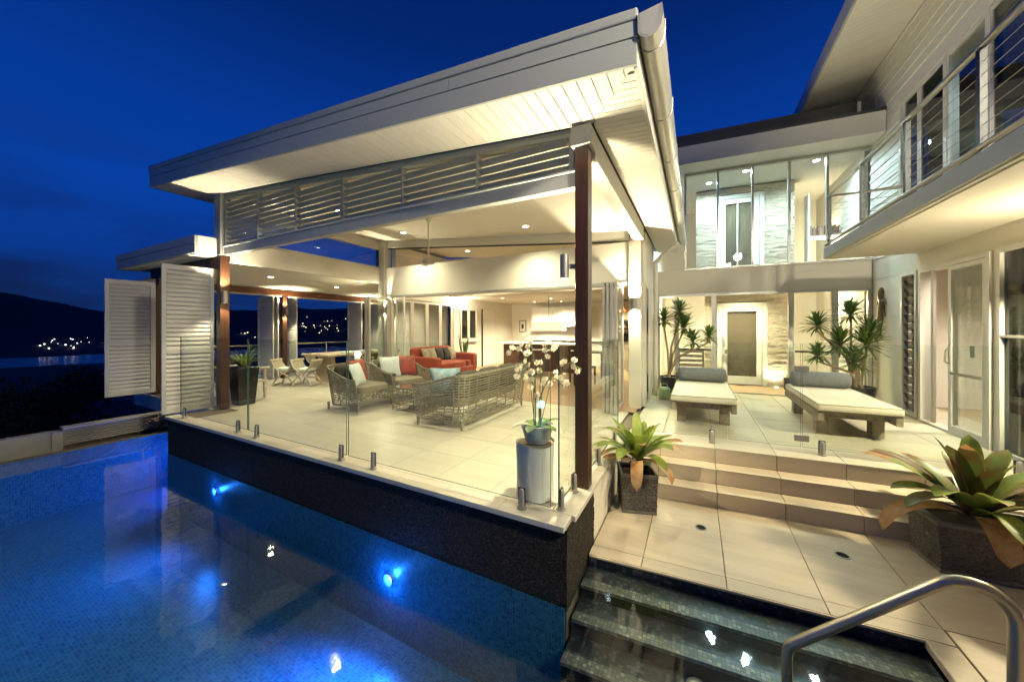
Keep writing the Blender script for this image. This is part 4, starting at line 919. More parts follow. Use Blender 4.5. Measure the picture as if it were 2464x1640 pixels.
def updown(label, x, y, z0, z1, up, down, wall, col=WARM, r=.042, nm='wall_light', group='up and down wall lights', cone=140, blend=.5, size=.022):
    t = T(nm, label, 'wall light', (x, y, z0), group)
    B(MB().lathe([(r - .006, .01), (r, 0), (r, z1 - z0), (r - .006, z1 - z0 - .01)], 18, (x, y, z0)), 'cylinder', 'steel_brushed', t, smooth=True)
    zc = (z0 + z1) / 2; a = Vector((x, y, 0)); b = Vector((wall[0], wall[1], 0)); d = (b - a).normalized(); n_ = Vector((-d.y, d.x, 0)) * .016
    p = a + d * (r - .006); q = b
    B(MB().hexa([p - n_ + Vector((0, 0, zc - .02)), q - n_ + Vector((0, 0, zc - .02)), q + n_ + Vector((0, 0, zc - .02)), p + n_ + Vector((0, 0, zc - .02)), p - n_ + Vector((0, 0, zc + .02)), q - n_ + Vector((0, 0, zc + .02)), q + n_ + Vector((0, 0, zc + .02)), p + n_ + Vector((0, 0, zc + .02))]), 'bracket', 'steel_brushed', t)
    d_ = MB(); d_.disc((x, y, z0 + .004), r - .008, 14, -1); B(d_, 'lens', 'lens_warm', t, fix=False); d_ = MB(); d_.disc((x, y, z1 - .004), r - .008, 14, 1); B(d_, 'lens', 'lens_warm', t, fix=False)
    if down: lamp(t, 'SPOT', (x, y, z0 - .005), down, col, 'down_beam', size=size, cone=cone, blend=blend)
    if up: lamp(t, 'SPOT', (x, y, z1 + .005), up, col, 'up_beam', (pi, 0, 0), size=size, cone=cone, blend=blend)
    return t
updown('steel up and down light on the right timber post', -1.06, 3.055, 1.88, 2.10, 30, 52, (-.957, 3.09), cone=165)
updown('steel up and down light on the left timber post', -7.245, 3.045, 1.86, 2.07, 44, 9, (-7.36, 3.09), cone=112)
updown('steel up and down light on the middle dining post', -10.25, 5.78, 1.80, 2.0, 22, 14, (-10.33, 5.78), cone=120)
updown('steel up and down light on the far dining post', -10.25, 8.56, 1.80, 2.0, 22, 12, (-10.33, 8.56))
updown('steel up and down light on the cream end pier', -.95, 6.43, 1.76, 1.95, 72, 24, (-.95, 6.5), r=.055)
updown('up and down light on the wing wall just outside the right edge', 2.97, 4.86, 1.75, 1.97, 18, 100, (3.07, 4.86), cone=176, blend=.08, size=.12)
updown('up and down light high on the balcony wall outside the view', 2.97, .9, 4.45, 4.67, 60, 280, (3.07, .9), cone=176, blend=.08, col=(1, .92, .70), size=.16)
updown('steel up and down light on the rear corner column', -7.10, 6.44, 1.80, 2.0, 42, 14, (-7.165, 6.52), cone=165)
def sconce(label, x, y, z, dx, power, col=WARM):
    t = T('wall_sconce', label, 'wall light', (x, y, z), 'half round wall sconces')
    m_ = MB(); n_ = 10
    pts = [(x + dx * .12 * sin(pi * k / n_), y - .14 * cos(pi * k / n_)) for k in range(n_ + 1)]
    m_.add([(a, b, z - .09) for a, b in pts] + [(a, b, z + .09) for a, b in pts], [(k, k + 1, n_ + 2 + k, n_ + 1 + k) for k in range(n_)])
    B(m_, 'shade', 'shade_glow', t, smooth=True, fix=False); box('back_plate', 'frame_white', x - .004 if dx > 0 else x - .01, x + .01 if dx > 0 else x + .004, y - .1, y + .1, z - .06, z + .06, t)
    lamp(t, 'POINT', (x + dx * .2, y, z + .14), power, col, 'sconce_glow', size=.06); return t
sconce('glowing half round sconce on the living room side wall above the red sofa', -6.985, 9.42, 2.17, 1, 22)
sconce('glowing sconce on the right hall wall downstairs in the link', 2.985, shy(2.98, 10.2), 1.82, -1, 20)
sconce('glowing sconce on the right wall upstairs in the link', 2.985, shy(2.98, 10.6), 3.35, -1, 26, (1, .86, .55))
sconce('glowing sconce at the left inside the hall behind the dracaena', -.89, shy(-.89, 10.6), 1.8, 1, 22)
def pool_light(label, x, y, z, ny, power, col=(.02, .20, 1.0), m='lens_blue', nx=0):
    t = T('pool_light', label, 'pool light', (x, y, z), 'underwater pool lights'); U = Vector((ny, -nx, 0)); Nn = Vector((nx, ny, 0)); P = Vector((x, y, z))
    ring = MB(); k_ = 18
    def rg(r, o): return [P + Nn * o + U * (r * cos(2 * pi * i / k_)) + Vector((0, 0, r * sin(2 * pi * i / k_))) for i in range(k_)]
    a, b, c = rg(.06, .0), rg(.055, .02), rg(.036, .02)
    ring.add(a + b + c, [(i, (i + 1) % k_, k_ + (i + 1) % k_, k_ + i) for i in range(k_)] + [(k_ + i, k_ + (i + 1) % k_, 2 * k_ + (i + 1) % k_, 2 * k_ + i) for i in range(k_)])
    B(ring, 'rim', 'steel_brushed', t, fix=False); d_ = MB(); d_.add(rg(.036, .012), [tuple(range(k_))]); B(d_, 'lens', m, t, fix=False)
    lamp(t, 'SPOT', P + Nn * .06, power, col, 'pool_glow', (R(90), 0, math.atan2(-nx, ny)), size=.12, cone=160, blend=1); lamp(t, 'POINT', P + Nn * .07, power * .02, col, 'rim_glow', size=.03); return t
pool_light('blue underwater light in the plinth wall nearest the camera', -2.58, 2.395, -.96, -1, 150)
pool_light('blue underwater light in the plinth wall toward the far end', -5.96, 2.395, -.86, -1, 65)
pool_light('blue underwater light around the far corner of the plinth', -8.2, 3.29, -1.0, -1, 60, (.01, .13, 1))
pool_light('pale light added on the unseen near wall to brighten the pool', -4.6, -5.98, -1.15, 1, 30, (.08, .60, .80), 'lens_cool')  # added lamp out of view, brightens the pool floor with teal
t = T('step_light', 'round steel light dome with a blue lens on a submerged pool step', 'pool light', (.01, 2.44, -.80))
B(MB().lathe([(.065, .0), (.062, .012), (.045, .03), (.02, .04), (.004, .042)], 18, (.01, 2.44, -.799)), 'dome', 'steel_brushed', t, smooth=True); B(MB().ell((.02, 2.40, -.765), .012, .012, .012, 10, 6), 'lens', 'lens_blue', t, smooth=True)
# floor spot by the stone wall
t = T('floor_uplight', 'small floor uplight washing the stone wall by the door downstairs', 'uplight', (1.72, shy(1.72, 10.12), .0)); x, y = 1.72, shy(1.72, 10.12)
B(MB().lathe([(.05, 0), (.05, .01), (.035, .012)], 14, (x, y, 0)), 'rim', 'steel_brushed', t); d_ = MB(); d_.disc((x, y, .0125), .034, 12); B(d_, 'lens', 'lens_warm', t, fix=False); lamp(t, 'SPOT', (x, y, .03), 14, WARM, 'up_beam', (pi, 0, 0), cone=120)
# ================================================================== ceiling fans
def fan(label, x, y, ztop, zh, rb=.58, rot=20):
    t = T('ceiling_fan', label, 'fan', (x, y, zh))
    B(MB().tube([(x, y, zh + .05), (x, y, ztop)], .012, 8), 'rod', 'frame_white', t, smooth=True); B(MB().lathe([(.045, -.06), (.05, -.02), (.03, 0)], 14, (x, y, ztop)), 'canopy', 'frame_white', t, smooth=True)
    B(MB().lathe([(.03, .08), (.10, .05), (.12, .0), (.10, -.045), (.04, -.06)], 18, (x, y, zh)), 'motor', 'alu', t, smooth=True)
    for k in range(3):
        a = R(rot + 120 * k); U = Vector((cos(a), sin(a), 0)); V = Vector((-sin(a), cos(a), 0)); P = Vector((x, y, zh + .01))
        B(MB().hexa([P + U * .1 - V * .05, P + U * rb - V * .065, P + U * rb + V * .065 + Vector((0, 0, .025)), P + U * .1 + V * .05 + Vector((0, 0, .02)), P + U * .1 - V * .05 + Vector((0, 0, .008)), P + U * rb - V * .065 + Vector((0, 0, .008)), P + U * rb + V * .065 + Vector((0, 0, .033)), P + U * .1 + V * .05 + Vector((0, 0, .028))]), 'blade', 'alu', t)
fan('white ceiling fan on a long rod in the pavilion', -4.36, 4.98, zc_(-4.36), 2.65)
fan('small white ceiling fan in the far dining ceiling', -8.2, 7.9, zd_(-8.2), 2.28, .5, 50)
fan('small ceiling fan in the kitchen', -3.3, 11.6, 2.42, 2.14, .45, 10)
# ================================================================== wicker lounge furniture
def wicker(name, label, cat, W_, D_, hb, ha, loc, rz, group=None, feet=True, rr=.16):
    t = T(name, label, cat, (0, 0, 0), group)
    path = []
    n = 7
    path += [(D_ * (1 - i / 8), 0) for i in range(0, 7)]
    path += [(rr - rr * sin(R(90 * i / n)), rr - rr * cos(R(90 * i / n))) for i in range(n + 1)]
    m0 = max(3, int(W_ / .18)); path += [(0, rr + (W_ - 2 * rr) * i / m0) for i in range(1, m0)]
    path += [(rr - rr * cos(R(90 * i / n)), W_ - rr + rr * sin(R(90 * i / n))) for i in range(n + 1)]
    path += [(D_ * (i / 8), W_) for i in range(2, 9)]
    cx_, cy_ = D_ * .55, W_ / 2
    def h(x): 
        u = min(1, max(0, (x - .05) / (D_ * .8))); return hb + (ha - hb) * (u * u * (3 - 2 * u))
    def P(i, f):
        x, y = path[i]; z = .10 + f * (h(x) - .10); o = .055 * f - .02 * (1 - f)
        vx = (x - cx_) / D_; vy = (y - cy_) / W_; 
        return Vector((x + 2 * o * min(0, vx), y + 2 * o * vy, z))
    K = len(path); rods = MB(); rnd = random.Random(len(label))
    fs = [0, .04, .10, .17, .24, .31, .38] + [.43 + .57 * k / 10 for k in range(11)]
    for f in fs:
        rods.tube([P(i, f + rnd.uniform(-.006, .006)) for i in range(K)], .0105 if f > .4 else .008, 5)
    for dz in (0, .018): rods.tube([P(i, 1) + Vector((0, 0, dz)) for i in range(K)], .013, 6)
    B(rods, 'weave', 'wicker', t, kind='stuff', fix=False)
    up = MB()
    for i in range(0, K, 1):
        if i % 2 == 0 or K > 40: up.tube([P(i, k / 4) for k in range(5)], .008, 5)
    for i in range(0, K - 3, 3): up.tube([P(i, .04), P(i + 3, .36)], .005, 4)
    B(up, 'uprights', 'wicker', t, kind='stuff', fix=False)
    fr = MB()
    for k in range(9): fr.tube([(D_, W_ * 0 + .02, .12 + .025 * k), (D_, W_ - .02, .12 + .025 * k)], .006, 4)
    B(fr, 'front_weave', 'wicker', t, kind='stuff', fix=False)
    for (x, y) in ((.06, .06), (.06, W_ - .06), (D_ - .03, .03), (D_ - .03, W_ - .03)): B(MB().tube([(x, y, 0), (x, y, .13)], [.016, .024], 8), 'leg', 'wicker', t)
    ns = max(1, round((W_ - .1) / .66)); sw = (W_ - .16) / ns
    for k in range(ns):
        m_ = MB(); m_.ell(((D_ + .08) / 2 + .02, .08 + sw * (k + .5), .36), (D_ - .10) / 2, sw / 2 - .004, .075, 20, 10, .35); B(m_, 'seat_cushion', 'cushion_taupe', t, smooth=True)
        m_ = MB(); m_.ell((.19, .08 + sw * (k + .5), .60), .085, sw / 2 - .006, .19, 16, 12, .5); B(m_, 'back_cushion', 'cushion_shaded', t, smooth=True)
    t.location = loc; t.rotation_euler = (0, 0, rz); return t
wicker('wicker_sofa', 'long grey wicker sofa with its woven back toward the camera', 'sofa', 1.98, .86, .76, .60, (-2.80, 5.88, 0), pi)
wicker('wicker_armchair', 'grey wicker armchair nearest the glass with red and white cushions', 'armchair', .84, .82, .74, .54, (-5.78, 3.88, 0), R(4), 'wicker armchairs', rr=.3)
wicker('wicker_armchair', 'grey wicker armchair behind the coffee table', 'armchair', .84, .82, .74, .54, (-5.86, 4.92, 0), R(-8), 'wicker armchairs', rr=.3)
ctb = T('coffee_table', 'low wicker coffee table with glass top between sofa and armchairs', 'table', (-4.3, 4.9, 0))
cm = MB(); x0, x1, y0, y1 = -4.66, -3.96, 4.42, 5.42
for z in (.05, .12, .19, .26, .33, .385): cm.tube([(x0, y0, z), (x1, y0, z), (x1, y1, z), (x0, y1, z), (x0, y0, z)], .008, 5)
for k in range(10):
    u = k / 9
    for p in ((x0 + (x1 - x0) * u, y0), (x0 + (x1 - x0) * u, y1), (x0, y0 + (y1 - y0) * u), (x1, y0 + (y1 - y0) * u)): cm.tube([(p[0], p[1], .04), (p[0], p[1], .39)], .006, 4)
B(cm, 'weave', 'wicker', ctb, kind='stuff', fix=False)
for x in (x0, x1):
    for y in (y0, y1): B(MB().tube([(x, y, 0), (x, y, .395)], .018, 8), 'leg', 'wicker', ctb)
box('glass_top', 'glass', x0 - .03, x1 + .03, y0 - .03, y1 + .03, .402, .412, ctb)
box('top_frame', 'wicker', x0 - .02, x1 + .02, y0 - .02, y1 + .02, .385, .40, ctb)
def pillow(label, m, loc, rot, w=.44, th=.13, group='scatter cushions'):
    mb = MB(); n, k_ = 14, 14
    for s in (-1, 1):
        vs = []
        for i in range(n + 1):
            for j in range(n + 1):
                u, v = -1 + 2 * i / n, -1 + 2 * j / n
                p = (1 - abs(u) ** 2.2) ** .55 * (1 - abs(v) ** 2.2) ** .55
                kx = 1 - .06 * (1 - v * v) if abs(u) > .5 else 1; q = 1 - .05 * (1 - u * u)
                vs.append((w / 2 * u * (1 - .07 * (1 - abs(v)) * abs(u)), s * th / 2 * p, w / 2 * v * (1 - .07 * (1 - abs(u)) * abs(v)) + w / 2))
        mb.add(vs, [(i * (n + 1) + j, (i + 1) * (n + 1) + j, (i + 1) * (n + 1) + j + 1, i * (n + 1) + j + 1) for i in range(n) for j in range(n)])
    o = B(mb, 'cushion', m, smooth=True); o.location = loc; o.rotation_euler = rot; return tag(o, label, 'cushion', group)
pillow('white patterned cushion on the front of the nearest wicker armchair', 'pillow_white', (-5.22, 4.22, .43), (R(-22), 0, R(115)), .40)
pillow('red cushion at the back of the nearest wicker armchair', 'pillow_red', (-5.50, 4.42, .45), (R(-18), 0, R(95)), .40)
pillow('white speckled cushion on the wicker armchair behind the coffee table', 'pillow_white', (-5.45, 5.12, .44), (R(-16), 0, R(70)), .42)
pillow('red and brown cushion beside the speckled one on the rear armchair', 'pillow_red', (-5.40, 5.50, .44), (R(-16), 0, R(62)), .42)
pillow('aqua floral cushion against the near arm of the wicker sofa', 'pillow_aqua', (-3.28, 4.15, .44), (R(-20), 0, R(-150)), .44)
# stacked stone lamp on a side table behind the armchair
st_ = T('side_table', 'small round side table between the two wicker armchairs', 'table', (-6.05, 4.80, 0))
B(MB().lathe([(.16, 0), (.16, .02), (.03, .04), (.025, .46), (.19, .48), (.19, .50)], 18, (-6.05, 4.80, 0)), 'pedestal', 'wicker', st_, smooth=True)
pl = T('stone_lamp', 'glowing stacked pebble lamp on the side table behind the armchair', 'lamp', (-6.05, 4.80, .5)); zz = .5
for k, (r, h_) in enumerate(((.10, .09), (.085, .085), (.095, .08), (.07, .08))): B(MB().ell((-6.05 + .012 * (-1) ** k, 4.80, zz + h_ / 2), r, r, h_ / 2, 14, 8), 'pebble', 'pot_pale', pl, smooth=True); zz += h_
B(MB().ell((-6.05, 4.80, zz + .06), .06, .06, .065, 14, 8), 'glow_globe', 'shade_glow', pl, smooth=True)
# ================================================================== red sofa indoors
rsf = T('red_sofa', 'rust red fabric sofa with chaise in the living room', 'sofa', (-6.4, 7.9, 0))
def soft(c, d, nm, m, par, e=.3): return B(MB().ell(c, d[0] / 2, d[1] / 2, d[2] / 2, 20, 12, e), nm, m, par, smooth=True)
box('base', 'red_fabric', -6.92, -5.78, 7.05, 8.72, .08, .34, rsf, bevel=.03)
soft((-6.30, 7.70, .40), (1.0, 1.28, .2), 'seat_cushion', 'red_fabric', rsf); soft((-6.30, 8.42, .40), (1.0, .2, .2), 'seat_cushion', 'red_fabric', rsf)
for k in range(3): soft((-6.78, 7.36 + k * .54, .66), (.26, .53, .46), 'back_cushion', 'red_fabric', rsf, .35)
soft((-6.35, 8.68, .44), (1.14, .24, .50), 'arm', 'red_fabric', rsf, .25); soft((-6.35, 7.05, .44), (1.14, .2, .44), 'arm', 'red_fabric', rsf, .25)
for k, (y, m_, lb) in enumerate(((7.45, 'pillow_taupe', 'taupe cushion at the left of the red sofa'), (7.70, 'pillow_taupe', 'second taupe cushion left of the dark ones on the red sofa'), (7.95, 'pillow_dark', 'dark cushion in the middle of the red sofa'), (8.28, 'pillow_dark', 'square dark cushion nearest the right arm of the red sofa'), (8.5, 'pillow_taupe', 'taupe cushion in the right corner of the red sofa'))):
    pillow(lb, m_, (-6.50 + .02 * k, y, .48), (R(-18), 0, R(100)), .40)
# snake plant in a red pot behind
sp2 = T('snake_plant', 'upright snake plant in a red pot beside the red sofa', 'plant', (-6.5, 9.12, 0))
B(MB().lathe([(.13, 0), (.17, .35), (.19, .62), (.18, .64), (.16, .6)], 16, (-6.5, 9.12, 0)), 'pot', 'red_fabric', sp2, smooth=True)
r_ = random.Random(4)
for k in range(12):
    a = r_.uniform(0, 2 * pi); q = r_.uniform(.02, .12); h_ = r_.uniform(.45, .78); tp = Vector((-6.5 + (q + .12) * cos(a), 9.12 + (q + .12) * sin(a), .6 + h_)); bs_ = Vector((-6.5 + q * cos(a), 9.12 + q * sin(a), .58)); n_ = Vector((-sin(a + .6), cos(a + .6), 0)) * .02
    B(MB().add([bs_ - n_, bs_ + n_, (bs_ + tp) / 2 + n_ * 1.2, tp, (bs_ + tp) / 2 - n_ * 1.2], [(0, 1, 2, 3, 4)]), 'leaf', 'leaf_drac', sp2, fix=False)
# ================================================================== dining furniture
dt = T('dining_table', 'long pale timber dining table with slab legs', 'table', (-8.65, 6.5, 0))
for k in range(4): box('plank', 'pale_wood', -9.2 + k * .2765, -8.925 + k * .2765, 5.55, 7.95, .70, .75, dt, bevel=.004)
for y in (5.85, 7.5): B(MB().prism([(-9.05, y, 0), (-8.25, y, 0), (-8.38, y, .698), (-8.92, y, .698)], (0, .09, 0)), 'leg', 'pale_wood', dt)
box('stretcher', 'pale_wood', -8.72, -8.58, 5.941, 7.499, .25, .36, dt)
t = T('table_runner', 'aqua folded cloth lying on the dining table', 'cloth', (-8.4, 6.6, .75)); B(MB().ell((-8.45, 6.7, .765), .16, .5, .018, 14, 6, .3), 'cloth', 'pillow_aqua', t, smooth=True)
def curule(label, loc, rz):
    t = T('curule_chair', label, 'chair', (0, 0, 0), 'pale cross legged curule chairs')
    for y in (-.2, .2):
        for s in (-1, 1):
            B(MB().tube([(s * .24, y, 0), (s * .20, y, .12), (s * .07, y, .27), (-s * .06, y, .34), (-s * .20, y, .46), (-s * .27, y, .62)], .019, 8), 'cross_leg', 'chair_wood', t, smooth=True)
    for s in (-1, 1): B(MB().tube([(s * .27, -.23, .63), (s * .27, .23, .63)], .026, 8), 'arm_rail', 'chair_wood', t, smooth=True); B(MB().tube([(s * .24, -.2, .03), (s * .24, .2, .03)], .016, 6), 'foot_rail', 'chair_wood', t, smooth=True)
    for k in range(-4, 5):
        y = k * .045; B(MB().tube([(s_ * .25 if abs(s_) == 1 else s_ * .25, y, .36 + .25 * abs(s_) ** 2.2) for s_ in (-1, -.75, -.5, -.25, 0, .25, .5, .75, 1)], .012, 6), 'seat_slat', 'chair_wood', t, smooth=True)
    B(MB().ell((0, 0, .405), .17, .2, .045, 14, 8, .5), 'seat_pad', 'pillow_white', t, smooth=True)
    t.location = loc; t.rotation_euler = (0, 0, rz); return t
curule('curule chair nearest the viewer at the end of the dining table', (-9.08, 5.14, 0), R(32)); curule('curule chair between the nearest one and the table leg', (-8.55, 5.30, 0), R(24)); curule('curule chair at the window side of the dining table', (-9.75, 6.4, 0), R(90)); curule('curule chair at the far side of the dining table', (-7.95, 6.9, 0), R(90))
bn = T('turned_bench', 'pale timber bench with turned legs and blue seat cushion', 'bench', (-8.2, 3.9, 0))
def turned(x, y, h_): return B(MB().lathe([(.016, 0), (.022, .03), (.018, .08), (.030, .16), (.034, .22), (.020, .26), (.034, .29), (.034, .40), (.024, .44), (.030, .50), (.034, h_ - .03), (.02, h_)], 12, (x, y, 0)), 'leg', 'chair_wood', bn, smooth=True)
for x in (-8.75, -7.83):
    for y in (3.55, 3.98): turned(x, y, .60)
box('seat_rail', 'chair_wood', -8.78, -7.80, 3.53, 4.0, .34, .385, bn, bevel=.006)
for x in (-8.75, -7.83): box('arm', 'chair_wood', x - .04, x + .04, 3.48, 4.06, .60, .64, bn, bevel=.008)
soft((-8.29, 3.77, .43), (.84, .44, .09), 'cushion', 'pillow_blue', bn)
# ================================================================== plants
def strap(base, az, L_, w, th0, droop, twist=0., n=9, fold=.25, tipn=0):
    """strap leaf ribbon; th0 elevation angle at base, droop total bend"""
    p = Vector(base); out = []; vs = []
    for i in range(n + 1):
        u = i / n; th = th0 - droop * u ** 1.4; d = Vector((cos(az) * cos(th), sin(az) * cos(th), sin(th))); side = Vector((-sin(az), cos(az), 0)); up = d.cross(side) * -1
        if up.z < 0 and abs(th) < 1.5: up = -up
        ww = w * (.62 + .5 * sin(pi * min(1, u * .95)) ** .8) * (1 if u < .80 else max(.05, math.sqrt(max(0, 1 - ((u - .80) / .2) ** 2.2)))) * .5
        sd = side * cos(twist * u) + up * sin(twist * u)
        vs += [p - sd * ww + up * ww * fold, p + Vector((0, 0, 0)), p + sd * ww + up * ww * fold]
        p = p + d * (L_ / n)
    mb = MB()
    fs = []
    for i in range(n):
        a = i * 3; fs += [(a, a + 1, a + 4, a + 3), (a + 1, a + 2, a + 5, a + 4)]
    mb.add(vs, fs); k = int(tipn * 2)
    if k: mb.m = [0] * (len(fs) - k) + [1] * k
    return mb
def bromeliad(t, c, scale, mats, seed, n_in=10, n_out=19, dead=5, deadaz=()):
    r_ = random.Random(seed)
    for k in range(n_in):
        a = 2 * pi * k / n_in + r_.uniform(-.2, .2); B(strap((c[0] + .02 * cos(a), c[1] + .02 * sin(a), c[2]), a, scale * r_.uniform(.66, .9), scale * .17, r_.uniform(1.1, 1.42), r_.uniform(.3, .8), n=12, tipn=r_.choice((0, 0, 0, 1))), 'leaf', [r_.choice(mats), 'leaf_dead'], t, smooth=True, fix=False)
    for k in range(n_out):
        a = 2 * pi * k / n_out + r_.uniform(-.15, .15); B(strap((c[0] + .03 * cos(a), c[1] + .03 * sin(a), c[2] - .01), a, scale * r_.uniform(.8, 1.05), scale * .17, r_.uniform(.55, 1.05), r_.uniform(.8, 1.5), r_.uniform(-.2, .2), n=12, tipn=r_.choice((0, 0, 0, 1, 1, 3))), 'leaf', [r_.choice(mats), 'leaf_dead'], t, smooth=True, fix=False)
    for k in range(dead):
        a = deadaz[k] if k < len(deadaz) else r_.uniform(0, 2 * pi); B(strap((c[0] + .05 * cos(a), c[1] + .05 * sin(a), c[2] - .02), a, scale * r_.uniform(.75, .95), scale * .19, r_.uniform(.1, .4), r_.uniform(1.7, 2.1), r_.uniform(-.3, .3)), 'dry_leaf', 'leaf_dead', t, smooth=True, fix=False)
# square planter
def rough_pot(name, label, outline, z0, z1, flare, loc):
    t = T(name, label, 'planter', loc)
    n = len(outline); cx_ = sum(p[0] for p in outline) / n; cy_ = sum(p[1] for p in outline) / n
    for i in range(n):
        a, b = outline[i], outline[(i + 1) % n]; L_ = math.hypot(b[0] - a[0], b[1] - a[1]); nu = max(8, int(L_ / .014)); nv = int((z1 - z0) / .014); m_ = MB(); nx, ny = (b[1] - a[1]) / L_, -(b[0] - a[0]) / L_
        for j in range(nv + 1):
            for k in range(nu + 1):
                u, v = k / nu, j / nv; x = a[0] + (b[0] - a[0]) * u; y = a[1] + (b[1] - a[1]) * u; f = 1 + flare * v; x = cx_ + (x - cx_) * f; y = cy_ + (y - cy_) * f; z = z0 + (z1 - z0) * v
                d = .008 * (noise.noise(Vector((x * 60, y * 60, z * 75))) + .5 * noise.noise(Vector((x * 20, y * 20, z * 110))))
                m_.v.append((x + nx * d, y + ny * d, z))
        for j in range(nv):
            for k in range(nu): q = j * (nu + 1) + k; m_.f.append((q, q + 1, q + nu + 2, q + nu + 1)); m_.m.append(0)
        B(m_, 'side', 'pot_rough', t, fix=False)
    def ring(s0, s1, za, zb, nm, m):
        f = lambda s, z: [(cx_ + (x - cx_) * s, cy_ + (y - cy_) * s, z) for x, y in outline]
        v = f(s0, za) + f(s1, za) + f(s1, zb) + f(s0, zb); fs = []
        for i in range(n):
            j = (i + 1) % n
            for q in range(4): r2 = (q + 1) % 4; fs.append((q * n + i, q * n + j, r2 * n + j, r2 * n + i))
        B(MB().add(v, fs), nm, m, t, bevel=.006)
    ring(1 + flare - .12, 1 + flare + .035, z1 - .005, z1 + .03, 'rim', 'pot_rim'); ring(.90, 1.02, z0 - .028, z0 + .004, 'foot', 'pot_rim')
    B(MB().poly([(cx_ + (x - cx_) * (1 + flare - .1), cy_ + (y - cy_) * (1 + flare - .1), z1 - .03) for x, y in outline]), 'soil', 'soil', t, fix=False)
    return t
def rot_rect(cx_, cy_, w, d, a): return [(cx_ + x * cos(a) - y * sin(a), cy_ + x * sin(a) + y * cos(a)) for x, y in ((-w / 2, -d / 2), (w / 2, -d / 2), (w / 2, d / 2), (-w / 2, d / 2))]
pq = rough_pot('square_planter', 'square dark split-stone planter standing on the pavement by the plinth', rot_rect(-.565, 3.99, .34, .34, R(18)), ZP + .03, -.125, .06, (-.555, 3.985, ZP))
ip = T('nursery_pot', 'small black pot set inside the square planter', 'pot', (-.53, 4.0, -.12)); B(MB().lathe([(.09, -.04), (.115, .10), (.118, .105), (.105, .10)], 16, (-.53, 4.0, -.12)), 'pot', 'pot_black', ip, smooth=True)
b1 = T('bromeliad', 'bright green bromeliad with orange dry leaves in the square planter', 'plant', (-.545, 3.99, -.02)); bromeliad(b1, (-.555, 3.99, .02), .56, ['leaf_green', 'leaf_green', 'leaf_green', 'leaf_green', 'leaf_dead'], 5, dead=3, deadaz=(-1.45, -.45, 3.6))
oct_ = [(1.66, 4.22), (1.76, 4.02), (2.42, 4.07), (2.55, 4.22), (2.50, 4.42), (2.36, 4.52), (1.80, 4.48)]
oct_ = [(1.68, 4.35), (1.72, 4.02), (2.36, 4.06), (2.50, 4.28), (2.42, 4.46), (1.80, 4.47)]
po = rough_pot('hexagonal_planter', 'large hexagonal dark stone planter at the foot of the steps', oct_, ZP + .03, -.13, .04, (2.1, 4.25, ZP))
b2 = T('bromeliad', 'large dark green and red bromeliad in the hexagonal planter', 'plant', (2.08, 4.24, -.1)); bromeliad(b2, (1.98, 4.19, -.05), .70, ['leaf_dark', 'leaf_green', 'leaf_green', 'leaf_dark', 'leaf_red'], 9, n_in=9, n_out=20, dead=3, deadaz=(-1.7, -.75, 3.3))
# log stool with orchid bowl
lg = T('log_stool', 'white painted log stool on the deck corner', 'stool', (-1.21, 2.74, 0)); prof = []
m_ = MB(); n_ = 28
for k in range(13):
    z = .004 + .455 * k / 12
    for j in range(n_):
        a = 2 * pi * j / n_; rr = .158 + .010 * noise.noise(Vector((cos(a) * 1.4, sin(a) * 1.4, z * 1.5))) + .004 * noise.noise(Vector((cos(a) * 6, sin(a) * 6, z * 8))) + .006 * (abs(k - 6) / 6) ** 2
        m_.v.append((-1.21 + rr * cos(a), 2.74 + rr * sin(a), z + (.015 * sin(a * 2) if k == 12 else 0)))
for k in range(12):
    for j in range(n_): m_.f.append((k * n_ + j, k * n_ + (j + 1) % n_, (k + 1) * n_ + (j + 1) % n_, (k + 1) * n_ + j)); m_.m.append(0)
B(m_, 'log', 'log_paint', lg, smooth=True); B(MB().disc((-1.21, 2.74, .448), .155, 20), 'top_face', 'cane', lg, fix=False)
ob = T('orchid_pot', 'pale tapered bowl of white moth orchids on the log stool', 'plant', (-1.19, 2.73, .46)); cx_, cy_ = -1.19, 2.73
B(MB().lathe([(.085, 0), (.10, .01), (.135, .13), (.145, .155), (.135, .155), (.12, .12)], 20, (cx_, cy_, .462)), 'bowl', 'pot_pale', ob, smooth=True); B(MB().disc((cx_, cy_, .59), .125, 16), 'moss', 'soil', ob, fix=False)
r_ = random.Random(8)
for k in range(9):
    a = 2 * pi * k / 9 + r_.uniform(-.3, .3); B(strap((cx_ + .03 * cos(a), cy_ + .03 * sin(a), .59), a, r_.uniform(.16, .24), .07, r_.uniform(.3, .7), r_.uniform(.8, 1.5), fold=.15), 'leaf', 'leaf_drac' if k % 3 else 'petal', ob, smooth=True, fix=False)
pet = MB()
for k in range(5):
    a = pi / 2 + 2 * pi * k / 5; w = .021 if k in (1, 4) else .014; l_ = .042 if k in (1, 4) else .038
    d = Vector((cos(a), 0, sin(a))); s_ = Vector((-sin(a), 0, cos(a))); f0 = Vector((0, -.004 * k, 0))
    pet.add([d * .004 + f0, d * l_ * .4 + s_ * w * .8 + Vector((0, -.006, 0)) + f0, d * l_ * .75 + s_ * w + Vector((0, -.004, 0)) + f0, d * l_ + f0, d * l_ * .75 - s_ * w + Vector((0, -.004, 0)) + f0, d * l_ * .4 - s_ * w * .8 + Vector((0, -.006, 0)) + f0], [(0, 1, 2, 3, 4, 5)])
pet.ell((0, -.016, -.004), .008, .012, .009, 8, 6)
pem = ME(pet, 'flower', 'petal', smooth=True)
